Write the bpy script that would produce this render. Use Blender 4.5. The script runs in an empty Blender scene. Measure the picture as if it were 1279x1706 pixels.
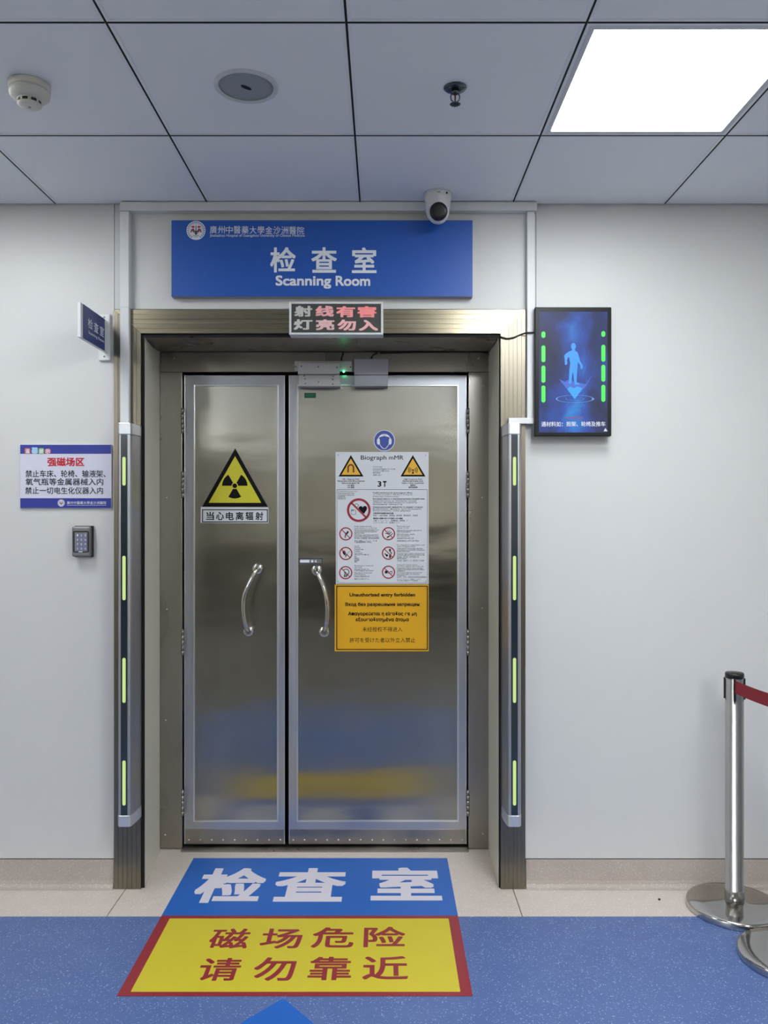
import bpy, bmesh, math, random
from mathutils import Vector
random.seed(7)
C = bpy.context.scene.collection
SC = bpy.context.scene

# ------------------------------------------------------------------ camera, world, exposure
CAM_Z = 1.465
FPX = 1352.0                      # focal length in pixels of a 1279 wide frame
cd = bpy.data.cameras.new('camera')
cam = bpy.data.objects.new('camera', cd); C.objects.link(cam)
cam.location = (0, 0, CAM_Z); cam.rotation_euler = (math.pi/2, 0, 0)
cd.sensor_fit = 'HORIZONTAL'; cd.sensor_width = 36.0; cd.lens = 36.0*FPX/1279.0
cd.shift_y = 9.0/1279.0
cd.clip_start = 0.05
SC.camera = cam
w = bpy.data.worlds.new('world'); SC.world = w; w.use_nodes = True
w.node_tree.nodes['Background'].inputs[0].default_value = (0.75, 0.85, 1, 1)
w.node_tree.nodes['Background'].inputs[1].default_value = 0.02
vs = SC.view_settings
SC.display_settings.display_device = 'sRGB'
vs.view_transform = 'Standard'; vs.look = 'None'; vs.gamma = 1.0; vs.use_curve_mapping = False
vs.exposure = 0.0
LAMP_FRONT = 18.0                 # emission of the lit ceiling panels near the door wall
LAMP_BACK = 46.0                  # emission of the panels further back in the hall, rear rows added for fill

# ------------------------------------------------------------------ room dimensions
WALL = 3.206      # door wall
TRIM = 3.196      # casing face
FRAME = 3.58      # steel frame face
LEAF = 3.60       # door leaf face
CEIL = 2.702
EDGE = 2.979      # where blue vinyl meets the terrazzo border

def F(px, py, Y):                 # a point of the photograph on the plane at depth Y -> (x, z)
    return ((px-639.5)*Y/FPX, CAM_Z+(862.0-py)*Y/FPX)

# ------------------------------------------------------------------ materials
def lin(c):
    out = []
    for v in c[:3]:
        v /= 255.0
        out.append(v/12.92 if v <= .04045 else ((v+.055)/1.055)**2.4)
    return tuple(out)+(1.0,)

def mat(name, rgb, rough=.5, metal=0., spec=.5, noise=None, bump=None, coat=0., aniso=0.):
    m = bpy.data.materials.new(name); m.use_nodes = True
    nt = m.node_tree; b = nt.nodes['Principled BSDF']
    c = lin(rgb)
    b.inputs['Base Color'].default_value = c
    b.inputs['Roughness'].default_value = rough
    b.inputs['Metallic'].default_value = metal
    b.inputs['Specular IOR Level'].default_value = spec
    b.inputs['Coat Weight'].default_value = coat
    b.inputs['Anisotropic'].default_value = aniso
    tc = nt.nodes.new('ShaderNodeTexCoord')
    if noise:                     # (scale xyz, amount, roughness amount)
        mp = nt.nodes.new('ShaderNodeMapping'); mp.inputs['Scale'].default_value = noise[0]
        nz = nt.nodes.new('ShaderNodeTexNoise'); nz.inputs['Scale'].default_value = 1.0; nz.inputs['Detail'].default_value = 4
        nt.links.new(tc.outputs['Object'], mp.inputs[0]); nt.links.new(mp.outputs[0], nz.inputs['Vector'])
        mx = nt.nodes.new('ShaderNodeMix'); mx.data_type = 'RGBA'
        a = noise[1]
        mx.inputs[6].default_value = tuple(max(0, v*(1-a)) for v in c[:3])+(1,)
        mx.inputs[7].default_value = tuple(min(1, v*(1+a)) for v in c[:3])+(1,)
        nt.links.new(nz.outputs['Fac'], mx.inputs[0]); nt.links.new(mx.outputs[2], b.inputs['Base Color'])
        if len(noise) > 2 and noise[2]:
            mr = nt.nodes.new('ShaderNodeMapRange')
            mr.inputs['From Min'].default_value = .3; mr.inputs['From Max'].default_value = .7
            mr.inputs['To Min'].default_value = max(0, rough-noise[2]); mr.inputs['To Max'].default_value = rough+noise[2]
            nt.links.new(nz.outputs['Fac'], mr.inputs[0]); nt.links.new(mr.outputs[0], b.inputs['Roughness'])
    if bump:                      # list of (scale xyz, strength distance)
        prev = None
        for sc, dist in bump:
            mp = nt.nodes.new('ShaderNodeMapping'); mp.inputs['Scale'].default_value = sc
            nz = nt.nodes.new('ShaderNodeTexNoise'); nz.inputs['Scale'].default_value = 1.0; nz.inputs['Detail'].default_value = 1.5
            nt.links.new(tc.outputs['Object'], mp.inputs[0]); nt.links.new(mp.outputs[0], nz.inputs['Vector'])
            bp = nt.nodes.new('ShaderNodeBump'); bp.inputs['Strength'].default_value = 1; bp.inputs['Distance'].default_value = dist
            nt.links.new(nz.outputs['Fac'], bp.inputs['Height'])
            if prev: nt.links.new(prev.outputs[0], bp.inputs['Normal'])
            prev = bp
        nt.links.new(prev.outputs[0], b.inputs['Normal'])
    return m

def emit(name, rgb, strength, base=(10, 10, 10)):
    m = bpy.data.materials.new(name); m.use_nodes = True
    b = m.node_tree.nodes['Principled BSDF']
    b.inputs['Base Color'].default_value = lin(base)
    b.inputs['Emission Color'].default_value = lin(rgb)
    b.inputs['Emission Strength'].default_value = strength
    b.inputs['Roughness'].default_value = .4
    return m

M = {}
M['wall'] = mat('white_wall_panel', (205, 206, 205), .42, noise=((1.2, 1.2, 1.2), .03), bump=[((60, 60, 60), .0002)])
M['wall_dim'] = mat('hall_wall', (238, 231, 214), .6, noise=((1, 1, 1), .05))
M['hall_dark'] = mat('hall_dark_wood', (56, 52, 48), .5, noise=((3, 3, .5), .15))
M['ceil'] = mat('ceiling_tile', (240, 242, 244), .55, noise=((2, 2, 2), .025))
M['grid'] = mat('ceiling_grid_metal', (234, 236, 239), .4)
M['void'] = mat('dark_gap', (10, 11, 13), .8, noise=((5, 5, 5), .2))
M['lampframe'] = mat('lamp_frame_white', (205, 208, 210), .4, noise=((5, 5, 5), .02))
M['white'] = mat('white_plastic', (214, 216, 216), .4, noise=((6, 6, 6), .02))
M['ivory'] = mat('ivory_plastic', (212, 210, 198), .4, noise=((9, 9, 9), .02))
M['black'] = mat('black_plastic', (18, 19, 21), .35, noise=((9, 9, 9), .1))
M['blackink'] = mat('black_print', (14, 14, 17), .6, spec=.15)
M['greyink'] = mat('grey_print', (48, 54, 60), .6, spec=.2)
M['whiteink'] = mat('white_print', (226, 230, 236), .5)
M['steel'] = mat('door_steel', (160, 158, 151), .22, 1., noise=((3, 1, 1.3), .08, .04),
                 bump=[((1.6, 1, 3.4), .006), ((3.2, 2, 11.), .0009)])
def brushed(m, aniso, rot=0.):
    nt = m.node_tree; b = nt.nodes['Principled BSDF']; b.inputs['Anisotropic'].default_value = aniso
    b.inputs['Anisotropic Rotation'].default_value = rot
    t = nt.nodes.new('ShaderNodeTangent'); t.direction_type = 'UV_MAP'; t.uv_map = 'brush'
    nt.links.new(t.outputs[0], b.inputs['Tangent'])
brushed(M['steel'], .92)
M['steelband'] = mat('door_steel_band', (186, 190, 198), .38, 1., noise=((40, 40, 2), .06, .05))
M['steelframe'] = mat('door_frame_steel', (160, 156, 150), .33, 1., noise=((6, 6, 3), .16, .10), bump=[((3, 3, 2), .002)])
M['bead'] = mat('polished_bead', (226, 228, 232), .3, 1., noise=((4, 4, 4), .03))
M['chrome'] = mat('polished_chrome', (196, 194, 190), .11, 1., noise=((3, 3, 3), .04))
M['chromepost'] = mat('satin_chrome', (180, 178, 174), .27, 1., noise=((3, 3, 3), .04))
M['trimmetal'] = mat('brushed_champagne_metal', (122, 116, 103), .31, 1., noise=((120, 120, 1.2), .06, .04))  # casing sides toned darker than the head, dimmer reflection put into the colour
M['trimmetal_h'] = mat('brushed_champagne_metal_horizontal', (146, 138, 118), .25, 1., noise=((1.2, 120, 120), .06, .04))  # lighter copy for the head, its brighter reflection put into the colour
M['reveal'] = mat('beige_reveal', (206, 203, 188), .42, .1, noise=((30, 30, 1), .05))
M['alu'] = mat('satin_aluminium', (176, 179, 186), .33, .85, noise=((60, 60, 2), .04))
M['alucap'] = mat('silver_cap', (205, 207, 214), .3, .7, noise=((20, 20, 20), .03))
M['strip'] = mat('dark_display_strip', (26, 38, 48), .18, coat=.3, noise=((9, 9, 9), .05))
M['signblue'] = mat('sign_blue', (30, 84, 172), .38, noise=((2, 2, 2), .02))
M['bladeblue'] = mat('blade_sign_blue', (34, 52, 118), .35, noise=((5, 5, 5), .03))
M['navy'] = mat('notice_navy', (26, 44, 144), .4, noise=((5, 5, 5), .03))
M['notice'] = mat('notice_board_white', (206, 206, 222), .4, noise=((5, 5, 5), .015))
M['grey'] = mat('grey_edge', (150, 154, 158), .5, noise=((5, 5, 5), .03))
M['red'] = mat('red_print', (190, 26, 48), .5)
M['floorred'] = mat('floor_sticker_red', (142, 34, 46), .35, noise=((4, 4, 4), .05))
M['flooryel'] = mat('floor_sticker_yellow', (204, 190, 46), .35, noise=((4, 4, 4), .03))
M['floorblue'] = mat('floor_sticker_blue', (20, 96, 186), .33, noise=((4, 4, 4), .03))
M['floorwhite'] = mat('floor_sticker_white', (216, 212, 224), .4)
M['warnyel'] = mat('warning_yellow', (204, 198, 46), .4, noise=((8, 8, 8), .02))
M['amber'] = mat('amber_board', (214, 160, 18), .4, noise=((8, 8, 8), .03))
M['tri'] = mat('triangle_yellow', (222, 172, 52), .45)
M['prohib'] = mat('prohibition_red', (150, 30, 50), .45)
M['board'] = mat('board_white', (208, 211, 217), .35, noise=((8, 8, 8), .012))
M['mandblue'] = mat('mandatory_blue', (58, 78, 158), .4)
M['green'] = mat('green_sticker', (14, 108, 78), .4)
M['beltred'] = mat('burgundy_webbing', (128, 22, 36), .75, noise=((200, 200, 200), .12))
M['greymetal'] = mat('grey_cast_metal', (122, 122, 126), .4, .5, noise=((30, 30, 30), .05))
M['ledpanel'] = mat('led_panel', (62, 66, 60), .45, noise=((200, 200, 200), .25))
M['sprink'] = mat('sprinkler_metal', (92, 98, 104), .25, 1., noise=((20, 20, 20), .1))
M['speaker'] = mat('speaker_mesh_grey', (150, 155, 162), .6, noise=((400, 400, 400), .08))
M['lens'] = mat('camera_lens_black', (9, 11, 16), .35)
M['screenbezel'] = mat('screen_bezel', (12, 16, 18), .3, spec=.2, noise=((9, 9, 9), .05))
M['cable'] = mat('black_cable', (16, 16, 18), .5)
M['lockgrey'] = mat('lock_satin_aluminium', (196, 198, 200), .42, .35, noise=((20, 20, 20), .03))
M['lockcover'] = mat('lock_cover_grey', (168, 170, 180), .42, .3, noise=((20, 20, 20), .03))
M['lamp_front'] = emit('lit_lamp_diffuser', (248, 252, 255), LAMP_FRONT, (240, 240, 240))
M['lamp_back'] = emit('lit_hall_lamp_diffuser', (248, 252, 255), LAMP_BACK, (240, 240, 240))
M['bar'] = emit('lit_yellow_green_bar', (214, 240, 152), .85, (60, 70, 40))
M['greenled'] = emit('lit_green_led', (60, 255, 150), 26, (10, 60, 30))
M['sgreen'] = emit('screen_green', (76, 250, 86), 1.0)
M['swhite'] = emit('screen_white', (225, 232, 240), .95)
M['sfig'] = emit('screen_cyan_figure', (30, 150, 250), 1.0)
M['scone'] = emit('screen_cyan_glow', (24, 160, 250), 1.0)
M['scone2'] = emit('screen_blue_glow', (44, 96, 206), 1.0)
M['sring'] = emit('screen_ring', (120, 190, 250), .9)
M['sred'] = emit('screen_red', (170, 50, 110), .8)
M['keylit'] = emit('keypad_key_lit', (120, 130, 178), .55, (60, 60, 66))
for i, c in enumerate([(168, 168, 168), (226, 140, 146), (252, 128, 132), (255, 106, 110),
                       (172, 174, 174), (216, 164, 168), (236, 160, 164), (240, 164, 168)]):
    M['led%d' % i] = emit('led_characters_%s' % 'abcdefgh'[i], c, .62, (120, 120, 120))

def speckle(name, base, rgb2, dens, size, rough, spec=.5, base2=None, blotch=6):
    m = bpy.data.materials.new(name); m.use_nodes = True
    nt = m.node_tree; b = nt.nodes['Principled BSDF']; b.inputs['Roughness'].default_value = rough
    b.inputs['Specular IOR Level'].default_value = spec
    tc = nt.nodes.new('ShaderNodeTexCoord')
    nz = nt.nodes.new('ShaderNodeTexNoise'); nz.inputs['Scale'].default_value = blotch; nz.inputs['Detail'].default_value = 6
    nt.links.new(tc.outputs['Object'], nz.inputs['Vector'])
    mx = nt.nodes.new('ShaderNodeMix'); mx.data_type = 'RGBA'
    mx.inputs[6].default_value = lin(base); mx.inputs[7].default_value = lin(base2 or base)
    nt.links.new(nz.outputs['Fac'], mx.inputs[0])
    vo = nt.nodes.new('ShaderNodeTexVoronoi'); vo.inputs['Scale'].default_value = size; vo.inputs['Randomness'].default_value = 1
    nt.links.new(tc.outputs['Object'], vo.inputs['Vector'])
    # a random share of the cells carries a chip, each chip with a random size
    sp = nt.nodes.new('ShaderNodeSeparateColor'); nt.links.new(vo.outputs['Color'], sp.inputs[0])
    mr = nt.nodes.new('ShaderNodeMath'); mr.operation = 'MULTIPLY'; mr.inputs[1].default_value = dens
    nt.links.new(sp.outputs[0], mr.inputs[0])
    lt = nt.nodes.new('ShaderNodeMath'); lt.operation = 'LESS_THAN'
    nt.links.new(vo.outputs['Distance'], lt.inputs[0]); nt.links.new(mr.outputs[0], lt.inputs[1])
    ml = nt.nodes.new('ShaderNodeMath'); ml.operation = 'MULTIPLY'
    nt.links.new(lt.outputs[0], ml.inputs[0]); nt.links.new(sp.outputs[1], ml.inputs[1])
    m2 = nt.nodes.new('ShaderNodeMix'); m2.data_type = 'RGBA'
    nt.links.new(ml.outputs[0], m2.inputs[0]); nt.links.new(mx.outputs[2], m2.inputs[6]); m2.inputs[7].default_value = lin(rgb2)
    nt.links.new(m2.outputs[2], b.inputs['Base Color'])
    return m
M['vinyl'] = speckle('blue_speckled_vinyl', (72, 95, 150), (180, 196, 230), .38, 180, .38, .45, (90, 113, 163), 9)
M['terrazzo'] = speckle('pale_terrazzo', (200, 189, 181), (232, 222, 214), .5, 170, .32, .5, (212, 201, 193), 14)
M['hallfloor'] = speckle('grey_hall_vinyl', (92, 90, 88), (130, 130, 128), .4, 150, .4, .45, (100, 98, 95), 9)
M['skirt'] = speckle('terrazzo_skirting', (168, 158, 151), (206, 200, 194), .5, 190, .4, .4, (180, 170, 162), 14)  # terrazzo toned darker, the shade of its upright face put into the colour

def nebula():
    m = bpy.data.materials.new('screen_nebula'); m.use_nodes = True
    nt = m.node_tree; b = nt.nodes['Principled BSDF']
    b.inputs['Base Color'].default_value = (.01, .01, .012, 1); b.inputs['Roughness'].default_value = .3; b.inputs['Specular IOR Level'].default_value = .15
    tc = nt.nodes.new('ShaderNodeTexCoord')
    mp = nt.nodes.new('ShaderNodeMapping'); mp.inputs['Scale'].default_value = (9, 9, 5); mp.inputs['Location'].default_value = (3.1, 0, 1.2)
    nz = nt.nodes.new('ShaderNodeTexNoise'); nz.inputs['Scale'].default_value = 1; nz.inputs['Detail'].default_value = 6; nz.inputs['Distortion'].default_value = .6
    nt.links.new(tc.outputs['Object'], mp.inputs[0]); nt.links.new(mp.outputs[0], nz.inputs['Vector'])
    # the bright band of the galaxy runs down the middle of the screen
    sx = nt.nodes.new('ShaderNodeSeparateXYZ'); nt.links.new(tc.outputs['Object'], sx.inputs[0])
    n2 = nt.nodes.new('ShaderNodeTexNoise'); n2.inputs['Scale'].default_value = 6
    nt.links.new(tc.outputs['Object'], n2.inputs['Vector'])
    a = nt.nodes.new('ShaderNodeMath'); a.operation = 'MULTIPLY_ADD'; a.inputs[1].default_value = .16; a.inputs[2].default_value = -.075
    nt.links.new(n2.outputs['Fac'], a.inputs[0])
    d = nt.nodes.new('ShaderNodeMath'); d.operation = 'ADD'; nt.links.new(sx.outputs[0], d.inputs[0]); nt.links.new(a.outputs[0], d.inputs[1])
    ab = nt.nodes.new('ShaderNodeMath'); ab.operation = 'ABSOLUTE'; nt.links.new(d.outputs[0], ab.inputs[0])
    mr = nt.nodes.new('ShaderNodeMapRange'); mr.inputs['From Min'].default_value = .0; mr.inputs['From Max'].default_value = .1
    mr.inputs['To Min'].default_value = .24; mr.inputs['To Max'].default_value = 0
    nt.links.new(ab.outputs[0], mr.inputs[0])
    su = nt.nodes.new('ShaderNodeMath'); su.operation = 'ADD'; nt.links.new(nz.outputs['Fac'], su.inputs[0]); nt.links.new(mr.outputs[0], su.inputs[1])
    cr = nt.nodes.new('ShaderNodeValToRGB'); e = cr.color_ramp.elements
    e[0].position = .36; e[0].color = lin((44, 50, 78)); e[1].position = .95; e[1].color = lin((60, 150, 240))
    x = e.new(.56); x.color = lin((50, 64, 122)); x = e.new(.74); x.color = lin((54, 92, 190))
    nt.links.new(su.outputs[0], cr.inputs[0]); nt.links.new(cr.outputs[0], b.inputs['Emission Color'])
    b.inputs['Emission Strength'].default_value = .8
    return m
M['nebula'] = nebula()

# ------------------------------------------------------------------ mesh helpers
WL = {}                           # world position of every object's origin
class MB:
    def __init__(s): s.v = []; s.f = []; s.m = []; s.sm = []
    def face(s, pts, mi=0, smooth=False):
        n = len(s.v); s.v += [tuple(p) for p in pts]; s.f.append(list(range(n, n+len(pts)))); s.m.append(mi); s.sm.append(smooth)
    def box(s, x0, x1, y0, y1, z0, z1, mi=0):
        n = len(s.v)
        s.v += [(x0,y0,z0),(x1,y0,z0),(x1,y1,z0),(x0,y1,z0),(x0,y0,z1),(x1,y0,z1),(x1,y1,z1),(x0,y1,z1)]
        for q in ((0,3,2,1),(4,5,6,7),(0,1,5,4),(1,2,6,5),(2,3,7,6),(3,0,4,7)):
            s.f.append([n+i for i in q]); s.m.append(mi); s.sm.append(False)
        return s
    def prism(s, pts, a, b, axis='y', mi=0, smooth=False):
        # pts: outline; axis y: (x,z) swept from y=a to y=b; axis z: (x,y) swept in z; axis x: (y,z) swept in x
        def P(p, t): return (p[0], t, p[1]) if axis == 'y' else ((p[0], p[1], t) if axis == 'z' else (t, p[0], p[1]))
        k = len(pts); n = len(s.v)
        ar = sum(pts[i][0]*pts[(i+1) % k][1]-pts[(i+1) % k][0]*pts[i][1] for i in range(k))
        if ar < 0: pts = pts[::-1]
        s.v += [P(p, a) for p in pts]+[P(p, b) for p in pts]
        flip = (axis == 'y')      # (x,z,y) is left handed
        cap_a = list(range(n, n+k)); cap_b = list(range(n+k, n+2*k))
        if flip != (b < a): fa, fb = cap_a, cap_b[::-1]
        else: fa, fb = cap_a[::-1], cap_b
        s.f += [fa, fb]; s.m += [mi, mi]; s.sm += [False, False]
        for i in range(k):
            j = (i+1) % k
            q = [n+i, n+j, n+k+j, n+k+i]
            if flip != (b < a): q = q[::-1]
            s.f.append(q); s.m.append(mi); s.sm.append(smooth)
        return s
    def lathe(s, prof, c, axis='z', seg=40, mi=0, smooth=True):
        # prof: (radius, offset along axis) pairs
        n = len(s.v)
        for r, h in prof:
            for k in range(seg):
                a = 2*math.pi*k/seg; u, v = r*math.cos(a), r*math.sin(a)
                if axis == 'z': s.v.append((c[0]+u, c[1]+v, c[2]+h))
                elif axis == 'y': s.v.append((c[0]+u, c[1]+h, c[2]+v))
                else: s.v.append((c[0]+h, c[1]+u, c[2]+v))
        for i in range(len(prof)-1):
            for k in range(seg):
                j = (k+1) % seg
                s.f.append([n+i*seg+k, n+i*seg+j, n+(i+1)*seg+j, n+(i+1)*seg+k]); s.m.append(mi); s.sm.append(smooth)
        s.f.append([n+k for k in range(seg)]); s.m.append(mi); s.sm.append(False)
        s.f.append([n+(len(prof)-1)*seg+k for k in range(seg)]); s.m.append(mi); s.sm.append(False)
        return s
    def tube(s, path, r, seg=12, mi=0):
        path = [Vector(p) for p in path]; n0 = len(s.v); ref = None
        rs = r if isinstance(r, (list, tuple)) else [r]*len(path)
        for i, p in enumerate(path):
            t = (path[min(i+1, len(path)-1)]-path[max(i-1, 0)]).normalized()
            if ref is None:
                ref = t.orthogonal().normalized()
            ref = (ref-t*ref.dot(t)).normalized(); o = t.cross(ref)
            for k in range(seg):
                a = 2*math.pi*k/seg; s.v.append(tuple(p+(ref*math.cos(a)+o*math.sin(a))*rs[i]))
        for i in range(len(path)-1):
            for k in range(seg):
                j = (k+1) % seg
                s.f.append([n0+i*seg+k, n0+i*seg+j, n0+(i+1)*seg+j, n0+(i+1)*seg+k]); s.m.append(mi); s.sm.append(True)
        s.f.append([n0+k for k in range(seg)][::-1]); s.m.append(mi); s.sm.append(False)
        s.f.append([n0+(len(path)-1)*seg+k for k in range(seg)]); s.m.append(mi); s.sm.append(False)
        return s
    def sphere(s, c, r, seg=28, ring=16, mi=0, sc=(1, 1, 1)):
        prof = [(max(1e-4, r*math.sin(math.pi*i/ring)), -r*math.cos(math.pi*i/ring)) for i in range(ring+1)]
        n = len(s.v); s.lathe(prof, (0, 0, 0), 'z', seg, mi)
        for i in range(n, len(s.v)):
            v = s.v[i]; s.v[i] = (c[0]+v[0]*sc[0], c[1]+v[1]*sc[1], c[2]+v[2]*sc[2])
        return s
    def build(s, name, mats, parent=None, origin=None, bevel=0, recalc=True, kind=None):
        if not isinstance(mats, (list, tuple)): mats = [mats]
        me = bpy.data.meshes.new(name)
        if origin is None: origin = WL[parent] if parent else (0, 0, 0)
        me.from_pydata([(v[0]-origin[0], v[1]-origin[1], v[2]-origin[2]) for v in s.v], [], s.f)
        for mm in mats: me.materials.append(mm)
        me.polygons.foreach_set('material_index', s.m); me.polygons.foreach_set('use_smooth', s.sm)
        if recalc:
            bm = bmesh.new(); bm.from_mesh(me); bmesh.ops.recalc_face_normals(bm, faces=bm.faces); bm.to_mesh(me); bm.free()
        me.update()
        o = bpy.data.objects.new(name, me); C.objects.link(o); WL[o] = tuple(origin)
        if parent:
            o.parent = parent; pw = WL[parent]; o.location = tuple(origin[i]-pw[i] for i in range(3))
        else: o.location = origin
        if bevel:
            b = o.modifiers.new('bevel', 'BEVEL'); b.width = bevel; b.segments = 2; b.limit_method = 'ANGLE'; b.angle_limit = math.radians(40)
        if kind: o['kind'] = kind
        return o

def thing(name, label, cat, loc, group=None):
    o = bpy.data.objects.new(name, None); o.empty_display_size = .05; C.objects.link(o)
    o.location = loc; WL[o] = tuple(loc); o['label'] = label; o['category'] = cat
    if group: o['group'] = group
    return o
def tag(o, label, cat, group=None):
    o['label'] = label; o['category'] = cat
    if group: o['group'] = group
    return o
def dup_tree(o, parent=None):
    c = o.copy(); C.objects.link(c); WL[c] = WL[o]
    if parent: c.parent = parent
    for ch in list(o.children): dup_tree(ch, c)
    return c

def catmull(pts, n=8):
    P = [Vector(p) for p in pts]; P = [P[0]*2-P[1]]+P+[P[-1]*2-P[-2]]; out = []
    for i in range(1, len(P)-2):
        for k in range(n):
            t = k/n; a, b, c, d = P[i-1], P[i], P[i+1], P[i+2]
            out.append(.5*((2*b)+(c-a)*t+(2*a-5*b+4*c-d)*t*t+(3*b-a-3*c+d)*t**3))
    out.append(P[-2]); return out

# ------------------------------------------------------------------ printed art on planes
_tc = {}
def glyphs(s, bold=0.0, res=4):
    # heavier strokes: the same glyphs laid over each other, shifted by the stroke gain
    if bold > 0:
        v0, f0 = glyphs(s, 0.0, res); k = 8 if bold >= .012 else (4 if bold > .005 else 2)
        V, Fs = [(x, y, k) for x, y, _ in v0], list(f0)
        for i in range(k):
            a = 2*math.pi*i/k; dx, dy = bold*round(1.2*math.cos(a)), bold*round(1.2*math.sin(a)); n = len(V)
            V += [(x+dx, y+dy, i) for x, y, _ in v0]; Fs += [[n+j for j in q] for q in f0]
        return V, Fs
    key = (s, bold, res)
    if key in _tc: return _tc[key]
    cu = bpy.data.curves.new('t', 'FONT'); cu.body = s; cu.size = 1; cu.resolution_u = res
    o = bpy.data.objects.new('t', cu); C.objects.link(o)
    dg = bpy.context.evaluated_depsgraph_get(); dg.update()
    e = o.evaluated_get(dg); me = e.to_mesh()
    r = ([(v.co.x, v.co.y, 0) for v in me.vertices], [list(p.vertices) for p in me.polygons])
    e.to_mesh_clear(); bpy.data.objects.remove(o); bpy.data.curves.remove(cu)
    _tc[key] = r; return r

class Art(MB):
    """flat printing: conv maps drawing coordinates to plane (u,v); place maps (u,v) to the surface"""
    def __init__(s, conv, place): super().__init__(); s.conv = conv; s.place = place
    def P(s, x, y, k=0):
        p = s.place(*s.conv(x, y))
        if k:
            o, u, v = (Vector(s.place(*q)) for q in ((0, 0), (1, 0), (0, 1))); n = (u-o).cross(v-o).normalized()
            p = tuple(Vector(p)+n*(1.5e-5*k))
        return p
    def poly(s, pts, mi=0): s.face([s.P(*p) for p in pts], mi); return s
    def rect(s, x0, y0, x1, y1, mi=0): return s.poly([(x0, y1), (x1, y1), (x1, y0), (x0, y0)], mi)
    def rrect(s, x0, y0, x1, y1, r, mi=0):
        pts = []
        for cx, cy, a0 in ((x1-r, y1-r, 0), (x0+r, y1-r, 90), (x0+r, y0+r, 180), (x1-r, y0+r, 270)):
            for k in range(7):
                a = math.radians(a0+15*k); pts.append((cx+r*math.cos(a), cy+r*math.sin(a)))
        return s.poly(pts[::-1], mi)
    def disc(s, cx, cy, r, mi=0, ry=None, n=40):
        return s.poly([(cx+r*math.cos(-2*math.pi*k/n), cy+(ry or r)*math.sin(-2*math.pi*k/n)) for k in range(n)], mi)
    def ring(s, cx, cy, r0, r1, mi=0, ratio=1., a0=0, a1=360, n=48):
        for k in range(n):
            a = math.radians(a0+(a1-a0)*k/n); b = math.radians(a0+(a1-a0)*(k+1)/n)
            s.poly([(cx+r*math.cos(t), cy+ratio*r*math.sin(t)) for r, t in ((r0, a), (r0, b), (r1, b), (r1, a))], mi)
        return s
    def line(s, pts, w, mi=0):
        for (xa, ya), (xb, yb) in zip(pts[:-1], pts[1:]):
            d = math.hypot(xb-xa, yb-ya) or 1; nx, ny = -(yb-ya)/d*w/2, (xb-xa)/d*w/2
            s.poly([(xa+nx, ya+ny), (xb+nx, yb+ny), (xb-nx, yb-ny), (xa-nx, ya-ny)], mi)
        return s
    def frame(s, x0, y0, x1, y1, w, mi=0):
        s.rect(x0, y0, x1, y0+w, mi); s.rect(x0, y1-w, x1, y1, mi); s.rect(x0, y0+w, x0+w, y1-w, mi); s.rect(x1-w, y0+w, x1, y1-w, mi); return s
    def text(s, t, box, mi=0, bold=0., res=4):
        vs_, fs = glyphs(t, bold, res)
        if not vs_: return s
        xs = [v[0] for v in vs_]; ys = [v[1] for v in vs_]; a, b, c, d = min(xs), max(xs), min(ys), max(ys)
        x0, y0, x1, y1 = box; n = len(s.v)
        s.v += [s.P(x0+(v[0]-a)/(b-a)*(x1-x0), y1+(v[1]-c)/(d-c)*(y0-y1), v[2]) for v in vs_]
        for f in fs: s.f.append([n+i for i in f]); s.m.append(mi); s.sm.append(False)
        return s
    def chars(s, t, boxes, mi=0, bold=0., res=4):
        for ch, bx in zip(t, boxes): s.text(ch, bx, mi, bold, res)
        return s
    def row(s, t, x0, x1, y, em, mi=0, bold=0., res=2):
        """one line: ink from x0 to x1, vertical middle of the capitals at y, size em"""
        vs_, fs = glyphs(t, bold, res)
        xs = [v[0] for v in vs_]; a, b = min(xs), max(xs); n = len(s.v)
        s.v += [s.P(x0+(v[0]-a)/(b-a)*(x1-x0), y-(v[1]-.34)*em, v[2]) for v in vs_]
        for f in fs: s.f.append([n+i for i in f]); s.m.append(mi); s.sm.append(False)
        return s

def front(Y, lift=.0006):         # a plane facing the hall at depth Y, drawn in photograph coordinates
    return Art(lambda x, y: F(x, y, Y), lambda u, v: (u, Y-lift, v))

# ================================================================== THE SETTING
# floor: blue vinyl zone, terrazzo border that runs on into the door recess, terrazzo hall behind
f = MB()
f.box(-4.2, 4.2, 1.05, EDGE, -.06, 0, 0)
f.box(-4.2, 4.2, -5.4, 1.05, -.06, 0, 3)
for a, b in ((-4.2, -1.0195), (-1.0165, .5065), (.5095, 4.2)):
    f.box(a, b, EDGE, 3.23 if (a < -2 or b > 2) else 3.66, -.06, 0, 1)
f.box(-4.2, 4.2, EDGE, 3.66, -.07, -.002, 2)
f.build('floor', [M['vinyl'], M['terrazzo'], M['void'], M['hallfloor']], kind='structure')

# ceiling: tiles on a grooved grid
gx = [-.094+.6*k for k in range(-7, 8)]
gy = [2.626-.6*k for k in range(0, 14)]
LIGHTS = {(9-0, 0)}
def col(x): return min(range(len(gx)), key=lambda i: abs(gx[i]-x))
lamp_cells = [(col(.506), 0), (col(-1.894), 0), (col(.506), 2), (col(1.706), 5), (col(-3.094), 5), (col(1.706), 8), (col(-3.694), 8), (col(1.706), 11), (col(-3.694), 11)]
xs = gx; ys = [3.2]+gy
f = MB()
for i in range(len(xs)-1):
    for j in range(len(ys)-1):
        if (i, j-1) in lamp_cells: continue
        a, b, c, d = xs[i]+.011, xs[i+1]-.011, ys[j+1]+.011, ys[j]-(.011 if j else 0)
        f.box(a, b, c, d, CEIL, CEIL+.012)
f.box(-4.3, 4.3, -5.4, 3.23, CEIL+.03, CEIL+.05, 1)
ceiling = f.build('ceiling', [M['ceil'], M['void']], kind='structure')
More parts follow.
